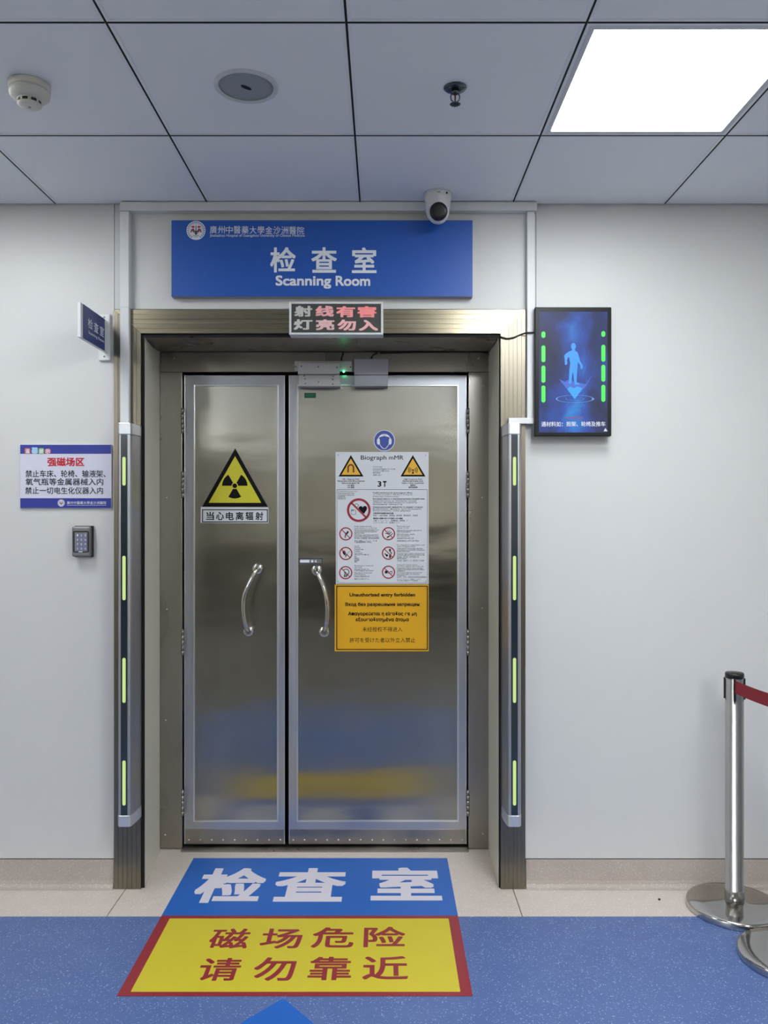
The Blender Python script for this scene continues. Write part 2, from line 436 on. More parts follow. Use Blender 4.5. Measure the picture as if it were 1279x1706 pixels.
g = MB(); zt = CEIL-.0015; zb = CEIL+.0005
for x in gx:
    for sd in (-1, 1): g.box(x+sd*.0078-.0046, x+sd*.0078+.0046, -5.2, 3.2, zt, CEIL+.004)
    g.box(x-.0031, x+.0031, -5.2, 3.2, zb-.0012, zb, 1)
for y in gy:
    for i in range(len(gx)-1):
        for sd in (-1, 1): g.box(gx[i]+.0125, gx[i+1]-.0125, y+sd*.0078-.0046, y+sd*.0078+.0046, zt, CEIL+.004)
        g.box(gx[i]+.0032, gx[i+1]-.0032, y-.0037, y+.0037, CEIL-.0018, zb, 1)
g.build('ceiling_grid', [M['grid'], M['void']], ceiling)

# door wall: panels left, above and right of the opening
f = MB()
f.box(-4.2, -1.0655, WALL, 3.23, .118, 2.76)
f.box(-1.0635, .5985, WALL, 3.23, 2.288, 2.76)
f.box(.6005, 4.2, WALL, 3.23, 2.287, 2.76)
f.box(.5585, 4.2, WALL, 3.23, .118, 2.287)
f.box(-4.2, -.99, 3.23, 3.7, 0, 2.76); f.box(.465, 4.2, 3.23, 3.7, 0, 2.76); f.box(-.99, .465, 3.23, 3.7, 2.215, 2.76)
f.box(-1.0, .475, 3.69, 3.75, 0, 2.3, 1)
f.build('wall_front', [M['wall'], M['void']], kind='structure')
f = MB(); f.box(-4.3, -4.2, -5.4, 3.23, 0, 2.76); f.build('wall_left', M['wall_dim'], kind='structure')
f = MB(); f.box(4.2, 4.3, -5.4, 3.23, 0, 2.76); f.build('wall_right', M['wall_dim'], kind='structure')
f = MB(); f.box(-4.3, -1.5, -5.5, -5.4, 2.4, 2.76); f.box(-4.3, -1.5, -5.5, -5.4, 0, 2.4, 1); f.box(-1.5, 4.3, -5.5, -5.4, 1.0, 2.76); f.box(-1.5, 4.3, -5.5, -5.4, 0, 1.0, 1)
f.build('wall_back', [M['wall_dim'], M['hall_dark']], kind='structure')
# coved terrazzo skirting either side of the casing
cove = [(3.2265, .113), (3.2075, .113), (3.2075, .03), (3.2045, .016), (3.198, .006), (3.186, .0005), (3.2265, .0005)]
f = MB(); f.prism(cove, -4.2, -1.068, 'x'); f.build('baseboard_left', M['skirt'], kind='structure')
f = MB(); f.prism(cove, .561, 4.2, 'x'); f.build('baseboard_right', M['skirt'], kind='structure')

# fluted metal casing with its reveals
XL0, XL1, XR0, XR1 = -1.064, -.957, .459, .557
ZT0, ZT1 = 2.190, 2.284
def flutes(a, b, n):              # outline across the casing: flat ribs with narrow grooves
    pts = []; wd = (b-a)/n
    for i in range(n):
        x = a+i*wd
        pts += [(x, TRIM if i == 0 else TRIM+.0022), (x+.0018, TRIM), (x+wd-.0018, TRIM)]
    pts.append((b, TRIM)); return pts
trim = thing('trim_1', 'brushed metal casing around the steel double door', 'door casing', (-.25, TRIM, 0)); trim['kind'] = 'structure'
def side(a, b, name='casing_side'):
    m = MB(); o = flutes(a, b, 6)
    m.prism(o+[(b, 3.229), (a, 3.229)], .001, ZT1-.001, 'z'); return m.build(name, M['trimmetal'], trim)
# mitred: the sides stop under the head on a 45 degree cut, made by clipping their inner top corner
def mitre(a, b, inner_right):
    m = MB(); n = 6; wd = (b-a)/n; s = (ZT1-ZT0)/(b-a)
    for i in range(n):
        x0 = a+i*wd; x1 = x0+wd
        def top(x): return (ZT0+(b-x)*s) if inner_right else (ZT0+(x-a)*s)
        g0, g1 = x0+.0009, x1-.0009
        m.prism([(g0, .0015), (g1, .0015), (g1, top(g1)-.0012), (g0, top(g0)-.0012)], TRIM, 3.229)
        m.prism([(x0, .0015), (x1, .0015), (x1, top(x1)-.0012), (x0, top(x0)-.0012)], TRIM+.002, 3.2292)
    return m.build('casing_side', M['trimmetal'], trim)
mitre(XL0, XL1, True); mitre(XR0, XR1, False)
m = MB(); n = 5; hd = (ZT1-ZT0)/n
for i in range(n):
    z0 = ZT0+i*hd; z1 = z0+hd
    def ext(z): t = (z-ZT0)/(ZT1-ZT0); return XL1+(XL0-XL1)*t, XR0+(XR1-XR0)*t
    for k, (p, q) in enumerate(((z0+.0009, z1-.0009), (z0, z1))):
        (a0, b0), (a1, b1) = ext(p), ext(q)
        m.prism([(a0, p), (b0, p), (b1, q), (a1, q)], TRIM+.002*k, 3.229)
m.build('casing_head', M['trimmetal_h'], trim)
m = MB()                          # reveals: slightly splayed on the left
m.prism([(-.9445, 3.207), (-.988, 3.579), (-.9895, 3.579), (XL1-.0, 3.2296), (XL1, 3.2085), (-.946, 3.2085)], .001, 2.176, 'z')
m.prism([(.4525, 3.207), (.461, 3.579), (.4645, 3.579), (XR0, 3.2296), (XR0, 3.2085), (.454, 3.2085)], .001, 2.176, 'z')
m.build('reveal', M['reveal'], trim)
m = MB(); m.box(XL1-.002, -.9455, 3.2075, 3.2090, .001, 2.19); m.box(.4535, XR0+.002, 3.2075, 3.2090, .001, 2.19); m.box(-.9455, .4535, 3.2075, 3.2090, 2.178, 2.192)
m.build('painted_shadow_gap', M['void'], trim)  # black strips put the shade of the recessed return into colour
m = MB(); m.prism([(3.2095, 2.177), (3.579, 2.196), (3.579, 2.212), (3.2296, 2.212)], -.989, .464, 'x')
m.build('soffit', M['steelframe'], trim)

# ------------------------------------------------------------------ the steel double door
door = thing('door_1', 'stainless steel double door with a narrow left leaf and a wide right leaf', 'door', (-.26, LEAF, 0)); door['kind'] = 'structure'
FX0, FX1, FX2, FX3 = -.9885, -.8905, .3725, .4635
FZ = 2.106
m = MB()
m.box(FX0, FX1, FRAME, 3.68, .004, FZ); m.box(FX2, FX3, FRAME, 3.68, .004, FZ); m.box(FX0, FX3, FRAME, 3.68, FZ+.0008, 2.195)
frame = m.build('door_frame', M['steelframe'], door, bevel=.002)
m = MB(); m.box(-.8895, .3715, 3.655, 3.68, .0, FZ-.001); m.build('dark_rebate', M['void'], frame)
m = MB(); m.box(-.889, .371, 3.55, 3.652, .0008, .008); m.build('threshold', M['steelframe'], door)
def screw(par, px, py, Y, r=.0035, mt='bead'):
    x, z = F(px, py, Y); k = MB(); k.lathe([(r, 0), (r*.8, -r*.45), (r*.3, -r*.7)], (x, Y, z), 'y', 14); return k.build('screw', M[mt], par, origin=(x, Y, z))
for px, py in ((278, 829), (278, 1015), (276, 1200), (275, 1391), (803, 829), (803, 1013), (804, 1389), (290, 597), (797, 597), (804, 643)):
    screw(frame, px, py, FRAME)

def make_leaf(px0, px1, hinge_px, bead_px):
    x0 = F(px0, 0, LEAF)[0]; x1 = F(px1, 0, LEAF)[0]; z0 = F(0, 1406, LEAF)[1]; z1 = F(0, 625.5, LEAF)[1]
    m = MB(); m.box(x0, x1, LEAF, 3.65, z0, z1)
    leaf = m.build('door_leaf', M['steel'], door)
    uv = leaf.data.uv_layers.new(name='brush')
    for l in leaf.data.loops: v = leaf.data.vertices[l.vertex_index].co; uv.data[l.index].uv = (v.x, v.z)
    b0 = F(bead_px[0], 0, LEAF)[0]; b1 = F(bead_px[1], 0, LEAF)[0]; bz1 = F(0, 641, LEAF)[1]; bz0 = F(0, 1369, LEAF)[1]; kz = F(0, 1382, LEAF)[1]
    # wide border band between edge and bead
    m = MB(); t = LEAF-.0015
    m.box(x0+.004, b0, t, LEAF-.0001, kz, z1-.004); m.box(b1, x1-.004, t, LEAF-.0001, kz, z1-.004)
    m.box(b0, b1, t, LEAF-.0001, bz1, z1-.004); m.box(b0, b1, t, LEAF-.0001, kz, bz0)
    m.build('border_band', M['steelband'], leaf)
    m = MB(); t = LEAF-.005; wv = .0072
    m.box(b0, b0+wv, t, LEAF-.0002, bz0, bz1); m.box(b1-wv, b1, t, LEAF-.0002, bz0, bz1)
    m.box(b0+wv, b1-wv, t, LEAF-.0002, bz1-wv, bz1); m.box(b0+wv, b1-wv, t, LEAF-.0002, bz0, bz0+wv)
    m.build('panel_bead', M['bead'], leaf, bevel=.0012)
    m = MB(); e = .0038; t = LEAF-.003
    m.box(x0, x0+e, t, LEAF-.0002, z0, z1); m.box(x1-e, x1, t, LEAF-.0002, z0, z1); m.box(x0+e, x1-e, t, LEAF-.0002, z1-e, z1)
    m.build('edge_strip', M['bead'], leaf, bevel=.001)
    m = MB(); m.box(x0+.004, x1-.004, LEAF-.0025, LEAF-.0002, z0, kz-.004); m.box(x0+.004, x1-.004, LEAF-.0045, LEAF-.0002, kz-.004, kz+.002)
    m.build('kick_plate', M['steelframe'], leaf, bevel=.0008)
    n = int(round((x1-x0-.03)/.051)); proto = None; zr = F(0, 1399, LEAF)[1]
    for i in range(n+1):
        x = x0+.02+(x1-x0-.04)*i/n
        if proto is None:
            k = MB(); k.lathe([(.0042, 0), (.0034, -.0016), (.0016, -.0026)], (x, LEAF-.0025, zr), 'y', 12)
            proto = k.build('rivet', M['bead'], leaf, origin=(x, LEAF-.0025, zr)); px_ = x
        else:
            c = proto.copy(); C.objects.link(c); c.parent = leaf; c.location.x = proto.location.x+(x-px_)
    hx = F(hinge_px, 0, FRAME-.006)[0]
    for ya, yb in ((680, 722), (786, 829), (1049, 1092), (1316, 1359)):
        za, zb = F(0, yb, FRAME)[1], F(0, ya, FRAME)[1]; k = MB(); st = (zb-za)/5
        for i in range(5): k.lathe([(.0062, i*st+.0008), (.0062, (i+1)*st-.0008)], (hx, FRAME-.006, za), 'z', 14)
        k.lathe([(.004, 0), (.004, zb-za)], (hx, FRAME-.006, za), 'z', 10)
        k.lathe([(.0045, zb-za-.001), (.003, zb-za+.003)], (hx, FRAME-.006, za), 'z', 10)
        k.build('hinge', M['steelframe'], leaf)
    return leaf
leafL = make_leaf(307, 474.5, 304.0, (322, 464))
leafR = make_leaf(481, 777, 779.5, (494, 764))

def handle(leaf, pts, ros):
    m = MB(); path = []
    for px, py, Y in pts: x, z = F(px, py, Y); path.append((x, Y, z))
    m.tube(catmull(path, 8), .0102, 16)
    for px, py in ros:
        x, z = F(px, py, LEAF); m.lathe([(.0245, -.0002), (.0245, -.006), (.021, -.011), (.013, -.013)], (x, LEAF, z), 'y', 28)
    return m.build('door_handle', M['chrome'], leaf)
handle(leafL, [(429, 947.5, 3.594), (428.5, 947.5, 3.574), (425, 953, 3.556), (415, 972, 3.547), (407, 992, 3.543), (405, 1012, 3.543), (407, 1032, 3.547), (411, 1047, 3.556), (414, 1052, 3.574), (414, 1052, 3.594)],
       [(429, 947.5), (414, 1051.5)])
handle(leafR, [(527.5, 950, 3.594), (527.5, 950, 3.574), (530, 957, 3.556), (538, 976, 3.547), (543, 995, 3.543), (545, 1013, 3.543), (544, 1034, 3.547), (541.5, 1047, 3.556), (540, 1052, 3.574), (540, 1052.5, 3.594)],
       [(527.5, 950), (540, 1052.5)])

# ================================================================== THINGS ON THE CEILING
def panel_lamp(i, j, label, lit, group=None):
    x0, x1 = gx[i]+.0125, gx[i+1]-.0125; y1, y0 = gy[j]-.0125, gy[j+1]+.0125
    r = thing('ceiling_light', label, 'ceiling light', ((x0+x1)/2, (y0+y1)/2, CEIL), group)
    m = MB(); b = .0145; b2 = .0165; z = CEIL-.002
    m.box(x0, x0+b, y0, y1, z, CEIL+.02); m.box(x1-b, x1, y0, y1, z, CEIL+.02); m.box(x0+b, x1-b, y0, y0+b2, z, CEIL+.02); m.box(x0+b, x1-b, y1-b2, y1, z, CEIL+.02)
    m.build('lamp_frame', M['lampframe'], r)
    m = MB(); m.box(x0+b+.0003, x1-b-.0003, y0+b2+.0003, y1-b2-.0003, CEIL+.001, CEIL+.012); m.build('diffuser', lit, r)
panel_lamp(*lamp_cells[0], 'square lit ceiling panel above the right wall, the only lamp in the photo', M['lamp_front'])
panel_lamp(*lamp_cells[1], 'square lit ceiling panel left of the photo above the left wall', M['lamp_front'])
for (i, j), t in zip(lamp_cells[2:], ('second row', 'fill added in third row, right side', 'fill added in third row, left side', 'fill added in fourth row, right side', 'fill added in fourth row, left side', 'fill added in rearmost row, right side', 'fill added in rearmost row, left side')):
    panel_lamp(i, j, 'square lit ceiling panel in the hall behind, '+t, M['lamp_back'])  # rows from the third on are unseen panels added for fill light

cx, cy = -1.012, 2.318            # smoke detector
r = thing('smoke_detector', 'round ivory smoke detector on the ceiling at the left', 'smoke detector', (cx, cy, CEIL))
m = MB(); m.lathe([(.056, -.0002), (.057, -.006), (.057, -.016), (.054, -.0195)], (cx, cy, CEIL), 'z', 48); m.build('mounting_base', M['ivory'], r)
m = MB(); m.lathe([(.0545, -.0197), (.0555, -.024), (.054, -.034), (.046, -.042), (.034, -.046), (.032, -.0462)], (cx, cy, CEIL), 'z', 48); m.build('housing', M['ivory'], r)
m = MB(); m.lathe([(.0335, -.0463), (.0335, -.0475), (.030, -.0485), (.030, -.0565), (.0325, -.0575), (.0325, -.060), (.026, -.064), (.01, -.0655)], (cx, cy, CEIL), 'z', 40)
cage = m.build('sensor_cage', M['ivory'], r)
for k in range(8):
    a = math.radians(45*k-90); m = MB(); d = math.radians(14); pts = []
    for t in (-1, -.5, 0, .5, 1): pts.append((cx+.0312*math.cos(a+d*t), cy+.0312*math.sin(a+d*t)))
    for t in (1, .5, 0, -.5, -1): pts.append((cx+.0302*math.cos(a+d*t), cy+.0302*math.sin(a+d*t)))
    m.prism(pts, CEIL-.0562, CEIL-.0488, 'z'); m.build('vent_slot', M['black'], cage)
m = MB(); m.lathe([(.004, -.0656), (.0035, -.0668)], (cx, cy, CEIL), 'z', 16); m.build('indicator', M['grey'], cage)

cx, cy = (410-639.5)*2.328/FPX, 2.328   # ceiling speaker
r = thing('ceiling_speaker', 'round flush ceiling speaker with grey mesh grille, nearest the top left of the door', 'speaker', (cx, cy, CEIL))
m = MB(); R = .0915
pr = [(R, -.0003), (R, -.003), (R-.004, -.006), (R-.012, -.006), (R-.014, -.003), (R-.014, -.0005)]
m.lathe(pr, (cx, cy, CEIL), 'z', 64); m.f = m.f[:-2]; m.m = m.m[:-2]; m.sm = m.sm[:-2]
m.build('speaker_rim', M['lampframe'], r, recalc=False)
m = MB(); m.lathe([(R-.0142, -.0004), (R-.0142, -.0022), (R-.03, -.003), (.002, -.0034)], (cx, cy, CEIL), 'z', 64); m.build('grille', M['speaker'], r)
m = MB(); pts = [(cx+.015*math.cos(a)*math.cos(.5)-.0065*math.sin(a)*math.sin(.5), cy+.015*math.cos(a)*math.sin(.5)*1.6+.0075*math.sin(a)*math.cos(.5)) for a in [2*math.pi*k/24 for k in range(24)]]
m.prism(pts, CEIL-.0047, CEIL-.0033, 'z'); bd = m.build('badge', M['black'], r)

cx, cy = (758-639.5)*2.335/FPX, 2.335   # sprinkler
r = thing('fire_sprinkler', 'dark metal fire sprinkler head hanging from the ceiling', 'sprinkler', (cx, cy, CEIL))
m = MB(); m.lathe([(.0335, -.0003), (.0335, -.0015), (.030, -.005), (.018, -.0075), (.012, -.0075)], (cx, cy, CEIL), 'z', 40); m.build('escutcheon', M['sprink'], r)
m = MB(); m.lathe([(.0105, -.0076), (.0105, -.018), (.006, -.020)], (cx, cy, CEIL), 'z', 20); m.build('threaded_body', M['sprink'], r)
m = MB()
for s in (-1, 1):
    m.tube(catmull([(cx+s*.009, cy, CEIL-.016), (cx+s*.0125, cy, CEIL-.026), (cx+s*.011, cy, CEIL-.036), (cx+s*.004, cy, CEIL-.043)], 6), .0019, 8)
m.lathe([(.0045, -.0425), (.003, -.047)], (cx, cy, CEIL), 'z', 14); m.build('yoke', M['sprink'], r)
m = MB(); m.tube([(cx, cy, CEIL-.0202), (cx, cy, CEIL-.0424)], .0022, 10); m.build('glass_bulb', mat('bulb_dark_red', (96, 36, 38), .2), r)
m = MB(); n = 12
pts = []
for k in range(2*n): a = math.pi*k/n; rr = .0165 if k % 2 == 0 else .012; pts.append((cx+rr*math.cos(a), cy+rr*math.sin(a)))
m.prism(pts, CEIL-.049, CEIL-.0475, 'z'); m.lathe([(.004, -.0492), (.003, -.052)], (cx, cy, CEIL), 'z', 12); m.build('deflector', M['sprink'], r)

cx, cy = .2055, 3.103             # turret camera
r = thing('security_camera', 'white turret security camera with black lens window above the blue sign', 'camera', (cx, cy, CEIL))
m = MB(); m.lathe([(.050, -.0003), (.052, -.003), (.052, -.022), (.0505, -.026), (.049, -.030), (.047, -.052), (.043, -.075), (.039, -.088), (.030, -.094)], (cx, cy, CEIL), 'z', 48); m.build('camera_housing', M['white'], r)
bx, by, bz = cx, cy-.016, CEIL-.080
m = MB(); m.sphere((bx, by, bz), .0405); ball = m.build('camera_ball', M['white'], r)
m = MB(); dv = Vector((-.0, -.97, -.16)).normalized()
m.lathe([(.0335, .0222), (.0335, .0372), (.031, .0412), (.020, .0422), (.005, .0425)], (0, 0, 0), 'z', 40)
q = Vector((0, 0, 1)).rotation_difference(dv)
m.v = [tuple(Vector((bx, by, bz))+q @ Vector(v)) for v in m.v]; m.build('lens_window', M['lens'], ball)
m = MB(); m.ring = None
m.lathe([(.004, -.0), (.004, -.0012)], (cx+.031, cy-.0424, CEIL-.013), 'y', 14); m.build('screw', M['black'], r)
a = Art(lambda x, y: (cx-.006+x*.012, CEIL-.0155+y*.005), lambda u, v: (u, cy-.0532, v)); a.text('000', (0, 0, 1, 1)); a.v = [(v[0], v[1], v[2]) for v in a.v]
for i, v in enumerate(a.v): a.v[i] = (v[0], cy-math.sqrt(max(0, .0526**2-(v[0]-cx)**2)), CEIL-.0155+(CEIL-.0105-v[2]) if False else v[2])
a.build('printed_mark', M['greyink'], r, recalc=False)

# ================================================================== CABLE TRUNKING
m = MB(); m.box(-1.0315, -.997, 3.172, WALL-.0004, 2.2865, 2.662); m.box(-1.0315, -.997, 3.172, TRIM-.0004, 1.829, 2.2865)
tag(m.build('cable_trunking', M['white'], bevel=.002), 'white vertical cable trunking left of the blue sign, running down to the left light column', 'cable trunking')
m = MB(); m.box(-1.0315, .5975, 3.170, WALL-.0004, 2.664, 2.6985)
tag(m.build('cable_trunking', M['white'], bevel=.002), 'white horizontal cable trunking along the top of the wall above the blue sign', 'cable trunking')
m = MB(); m.box(.560, .589, 3.174, WALL-.0004, 1.8545, 2.662); m.box(.487, .589, 3.168, TRIM-.0004, 1.831, 1.854)
tag(m.build('cable_trunking', M['white'], bevel=.0015), 'white L-shaped cable trunking beside the wall screen, bending to the right light column', 'cable trunking')

# ================================================================== LIGHT COLUMNS
ZC0, ZC1 = .287, 1.826
def column(cx):
    r = thing('light_column', 'x', 'detector column', (cx, TRIM, ZC0))
    prof = [(-.033, TRIM-.0004), (-.033, 3.17), (-.0295, 3.125), (-.0265, 3.1), (-.0225, 3.0895), (-.018, 3.0865), (.018, 3.0865), (.0225, 3.0895), (.0265, 3.1), (.0295, 3.125), (.033, 3.17), (.033, TRIM-.0004)]
    def out(k, dy=0): return [(cx+x*k, y if y > 3.19 else y-dy) for x, y in prof]
    m = MB(); m.prism(out(1), ZC0+.045, ZC1-.046, 'z'); m.build('column_body', M['alu'], r, bevel=.001)
    m = MB(); m.prism(out(1.03, .0008), ZC1-.0455, ZC1, 'z'); m.build('end_cap', M['alucap'], r, bevel=.003)
    m = MB(); m.prism(out(1.03, .0008), ZC0, ZC0+.0445, 'z'); m.build('end_cap', M['alucap'], r, bevel=.003)
    m = MB(); m.box(cx-.0125, cx+.0125, 3.0853, 3.0864, ZC0+.0455, ZC1-.0465); st = m.build('display_strip', M['strip'], r)
    for ya, yb in ((761, 809), (926, 1000), (1096, 1171), (1267, 1342)):
        za, zb = F(0, yb, 3.085)[1], F(0, ya, 3.085)[1]; m = MB(); R = .0062; pts = []
        for k in range(13): t = math.pi*k/12; pts.append((cx+R*math.cos(t), zb-R+R*math.sin(t)))
        for k in range(13): t = math.pi+math.pi*k/12; pts.append((cx+R*math.cos(t), za+R+R*math.sin(t)))
        m.prism(pts, 3.0845, 3.0852); m.build('light_bar', M['bar'], st)
    return r
c1 = column(-.988); c1['label'] = 'tall silver light column with yellow-green light bars on the left casing'; c1['group'] = 'light columns beside the door'
c2 = dup_tree(c1); c2.location.x = .496; c2['label'] = 'tall silver light column with yellow-green light bars on the right casing, next to the wall screen'

# ================================================================== BIG BLUE SIGN
Y = 3.172
r = thing('door_sign', 'large blue hospital sign with white lettering above the door', 'sign', (-.247, WALL, 2.33))
x0, z1 = F(285.5, 367, Y); x1, z0 = F(787, 494, Y)
m = MB(); m.box(x0, x1, Y, WALL-.0004, z0, z1); m.build('sign_box', [M['signblue'], M['grey']], r)
o = r.children[0]
for p in o.data.polygons:
    if abs(p.normal.y) < .5: p.material_index = 1
m = MB(); m.box(x0+.0005, x1-.0005, Y-.0012, Y-.0001, z0+.0005, z1-.0005); face = m.build('sign_face', M['signblue'], r)
a = front(Y-.0012); a.chars('检查室', [(450, 412, 492.5, 454), (518.5, 412, 561, 454.5), (586, 412.5, 627, 455)], bold=.019)
a.text('Scanning', (459, 459, 551.5, 481), bold=.026); a.text('Room', (559, 459.5, 616.5, 476.5), bold=.026)
a.build('lettering', M['whiteink'], face, recalc=False)
a = front(Y-.0012); hd = '廣州中醫藥大學金沙洲醫院'
for i, ch in enumerate(hd): X = 349.5+13.22*i; a.text(ch, (X, 376.5+i*.12, X+11.6, 389+i*.12), bold=.004)
a.row('Jinshazhou Hospital of Guangzhou University of Chinese Medicine', 349.5, 507.5, 392.3, 6.2, bold=.006)
a.build('hospital_name', M['whiteink'], face, recalc=False)
def emblem(a, cx, cy, R):
    a.disc(cx, cy, R, 0)
    return a
def crest(a, cx, cy, R):          # materials: 0 navy ring text, 1 red, 2 green, 3 brown
    for k in range(26):
        t = 2*math.pi*k/26
        if .35*math.pi < t % (2*math.pi) < .65*math.pi: continue
        a.disc(cx+R*.86*math.cos(t), cy+R*.86*math.sin(t), R*.065, 0, n=8)
    a.ring(cx, cy, R*.71, R*.735, 0)
    for s in (-1, 1):             # two red beasts facing the shield
        a.poly([(cx+s*R*.1, cy-R*.38), (cx+s*R*.3, cy-R*.5), (cx+s*R*.55, cy-R*.38), (cx+s*R*.3, cy-R*.24)], 1)
        a.poly([(cx+s*R*.22, cy-R*.2), (cx+s*R*.5, cy-R*.16), (cx+s*R*.6, cy+R*.18), (cx+s*R*.46, cy+R*.22), (cx+s*R*.38, cy+R*.02), (cx+s*R*.26, cy+R*.3), (cx+s*R*.16, cy+R*.1)], 3)
    a.poly([(cx-R*.16, cy+R*.0), (cx+R*.16, cy+R*.0), (cx+R*.16, cy+R*.36), (cx, cy+R*.52), (cx-R*.16, cy+R*.36)], 2)
    a.rect(cx-R*.04, cy-R*.5, cx+R*.04, cy-R*.02, 0)
    a.line([(cx-R*.3, cy+R*.5), (cx, cy+R*.62), (cx+R*.3, cy+R*.5)], R*.06, 0)
    return a
M['crestgreen'] = mat('crest_green', (70, 96, 84), .5); M['crestbrown'] = mat('crest_brown', (138, 60, 60), .5); M['crestnavy'] = mat('crest_navy', (60, 78, 128), .5)
em = emblem(front(Y-.0012), 326.5, 384, 15.8).build('emblem', M['whiteink'], face, recalc=False)
crest(front(Y-.0018), 326.5, 384, 15.8).build('crest', [M['crestnavy'], M['red'], M['crestgreen'], M['crestbrown']], face, recalc=False)

# ================================================================== LED WARNING BOX
Y = 3.135
r = thing('led_warning_sign', 'white framed electronic warning sign with glowing pink characters over the door', 'electronic sign', (-.19, TRIM, 2.17))
x0, z1 = F(481.5, 502.5, Y); x1, z0 = F(638, 557.5, Y)
m = MB(); fw = .0085
m.box(x0, x0+fw, Y, TRIM-.0004, z0, z1); m.box(x1-fw, x1, Y, TRIM-.0004, z0, z1); m.box(x0+fw, x1-fw, Y, TRIM-.0004, z1-fw, z1); m.box(x0+fw, x1-fw, Y, TRIM-.0004, z0, z0+fw)
m.build('housing', M['white'], r, bevel=.002)
m = MB(); m.box(x0+fw+.0003, x1-fw-.0003, Y+.004, Y+.03, z0+fw+.0003, z1-fw-.0003); pan = m.build('led_panel', M['ledpanel'], r)
a = front(Y+.004)
bx = [(490, 509.5, 520, 527.5), (525.5, 509.5, 556, 527.5), (560, 510, 591.5, 528.5), (595.5, 510, 627, 529),
      (489, 532, 520.5, 549.5), (526, 532, 557, 550), (562, 532.5, 593, 550.5), (597.5, 533, 629.5, 551)]
for i, (ch, b) in enumerate(zip('射线有害灯亮勿入', bx)): a.text(ch, b, i, bold=.036)
a.build('led_characters', [M['led%d' % i] for i in range(8)], pan, recalc=False)

# ================================================================== BLADE SIGN
XB = -1.094
r = thing('blade_sign', 'small dark blue sign projecting from the left wall beside the casing', 'sign', (XB, WALL, 2.1))
m = MB(); m.box(-1.124, -1.0775, 3.192, WALL-.0004, 2.082, 2.268); bp = m.build('wall_plate', M['white'], r, bevel=.004)
for zz in (2.098, 2.252):
    m = MB(); m.lathe([(.004, 0), (.003, -.0018)], (-1.1, 3.192, zz), 'y', 14); m.build('screw', M['greymetal'], bp)
m = MB(); m.box(XB-.006, XB+.006, 2.912, 3.1915, 2.112, 2.238); bl = m.build('blade', M['white'], r, bevel=.0015)
m = MB(); m.box(XB-.0075, XB+.0075, 2.934, 3.160, 2.1135, 2.2365); pn = m.build('sign_panel', M['bladeblue'], bl)
a = Art(lambda x, y: (2.934+x*.226, 2.2365-y*.123), lambda u, v: (XB+.0081, u, v))
a.chars('检查室', [(.20, .30, .41, .60), (.47, .30, .68, .60), (.74, .30, .95, .60)], bold=.01); a.text('Scanning Room', (.22, .68, .95, .80), bold=.012)
a.build('lettering', M['whiteink'], pn, recalc=False)

# ================================================================== NOTICE BOARD
Y = 3.198
r = thing('notice_board', 'white and navy notice board on the left wall above the keypad', 'notice board', (-1.25, WALL, 1.5))
x0, z1 = F(33.2, 740.5, Y); x1, z0 = F(185.8, 846.8, Y)
m = MB(); m.box(x0, x1, Y, WALL-.0004, z0, z1); bd = m.build('board', M['notice'], r, bevel=.001)
a = front(Y); a.rect(33.8, 741, 185.2, 756, 0); a.rect(33.8, 830, 185.2, 846.3, 0); a.build('border_band', M['navy'], bd, recalc=False)
a = front(Y); a.text('强磁场区', (79, 762, 140.5, 777), bold=.03); a.build('heading', M['red'], bd, recalc=False)
a = front(Y)
a.row('禁止车床、轮椅、输液架、', 42.5, 176, 789.8, 12.6, bold=.012, res=4); a.row('氧气瓶等金属器械入内', 42.5, 172, 803.2, 12.4, bold=.012, res=4); a.row('禁止一切电生化仪器入内', 42, 171.5, 817.8, 12.4, bold=.012, res=4)
a.build('lettering', M['greyink'], bd, recalc=False)
M['blob1'] = mat('notice_red_blob', (190, 92, 92), .5); M['blob2'] = mat('notice_cyan', (160, 200, 228), .5); M['blob3'] = mat('notice_green_blob', (120, 176, 104), .5); M['blob4'] = mat('notice_rose', (200, 92, 118), .5)
a = front(Y-.0006); a.rrect(41, 746.5, 51, 756, 2.5, 0); a.rrect(64, 746.5, 73.5, 756.5, 2.5, 2); a.rrect(74.5, 747.5, 84.5, 756, 3, 3)
a.text('馨', (52.5, 745, 63.5, 756.5), 1, bold=.05); a.build('heading_blobs', [M['blob1'], M['blob2'], M['blob3'], M['blob4']], bd, recalc=False)
for ch, b in zip('温提示', [(42.5, 748, 49.5, 755), (65.5, 748, 72.5, 755.5), (75.5, 748.5, 83.5, 755.5)]):
    a = front(Y-.0012); a.text(ch, b, bold=.02); a.build('heading_character', M['whiteink'], bd, recalc=False)
a = front(Y-.0006); a.disc(102, 838, 5.9); a.build('emblem', M['whiteink'], bd, recalc=False)
crest(front(Y-.0012), 102, 838, 5.9).build('crest', [M['crestnavy'], M['red'], M['crestgreen'], M['crestbrown']], bd, recalc=False)
a = front(Y-.0006); a.row(hd, 111.5, 177, 837.8, 5.2, bold=.0, res=3); a.rect(111.5, 841.4, 177, 841.9); a.build('hospital_name', M['whiteink'], bd, recalc=False)

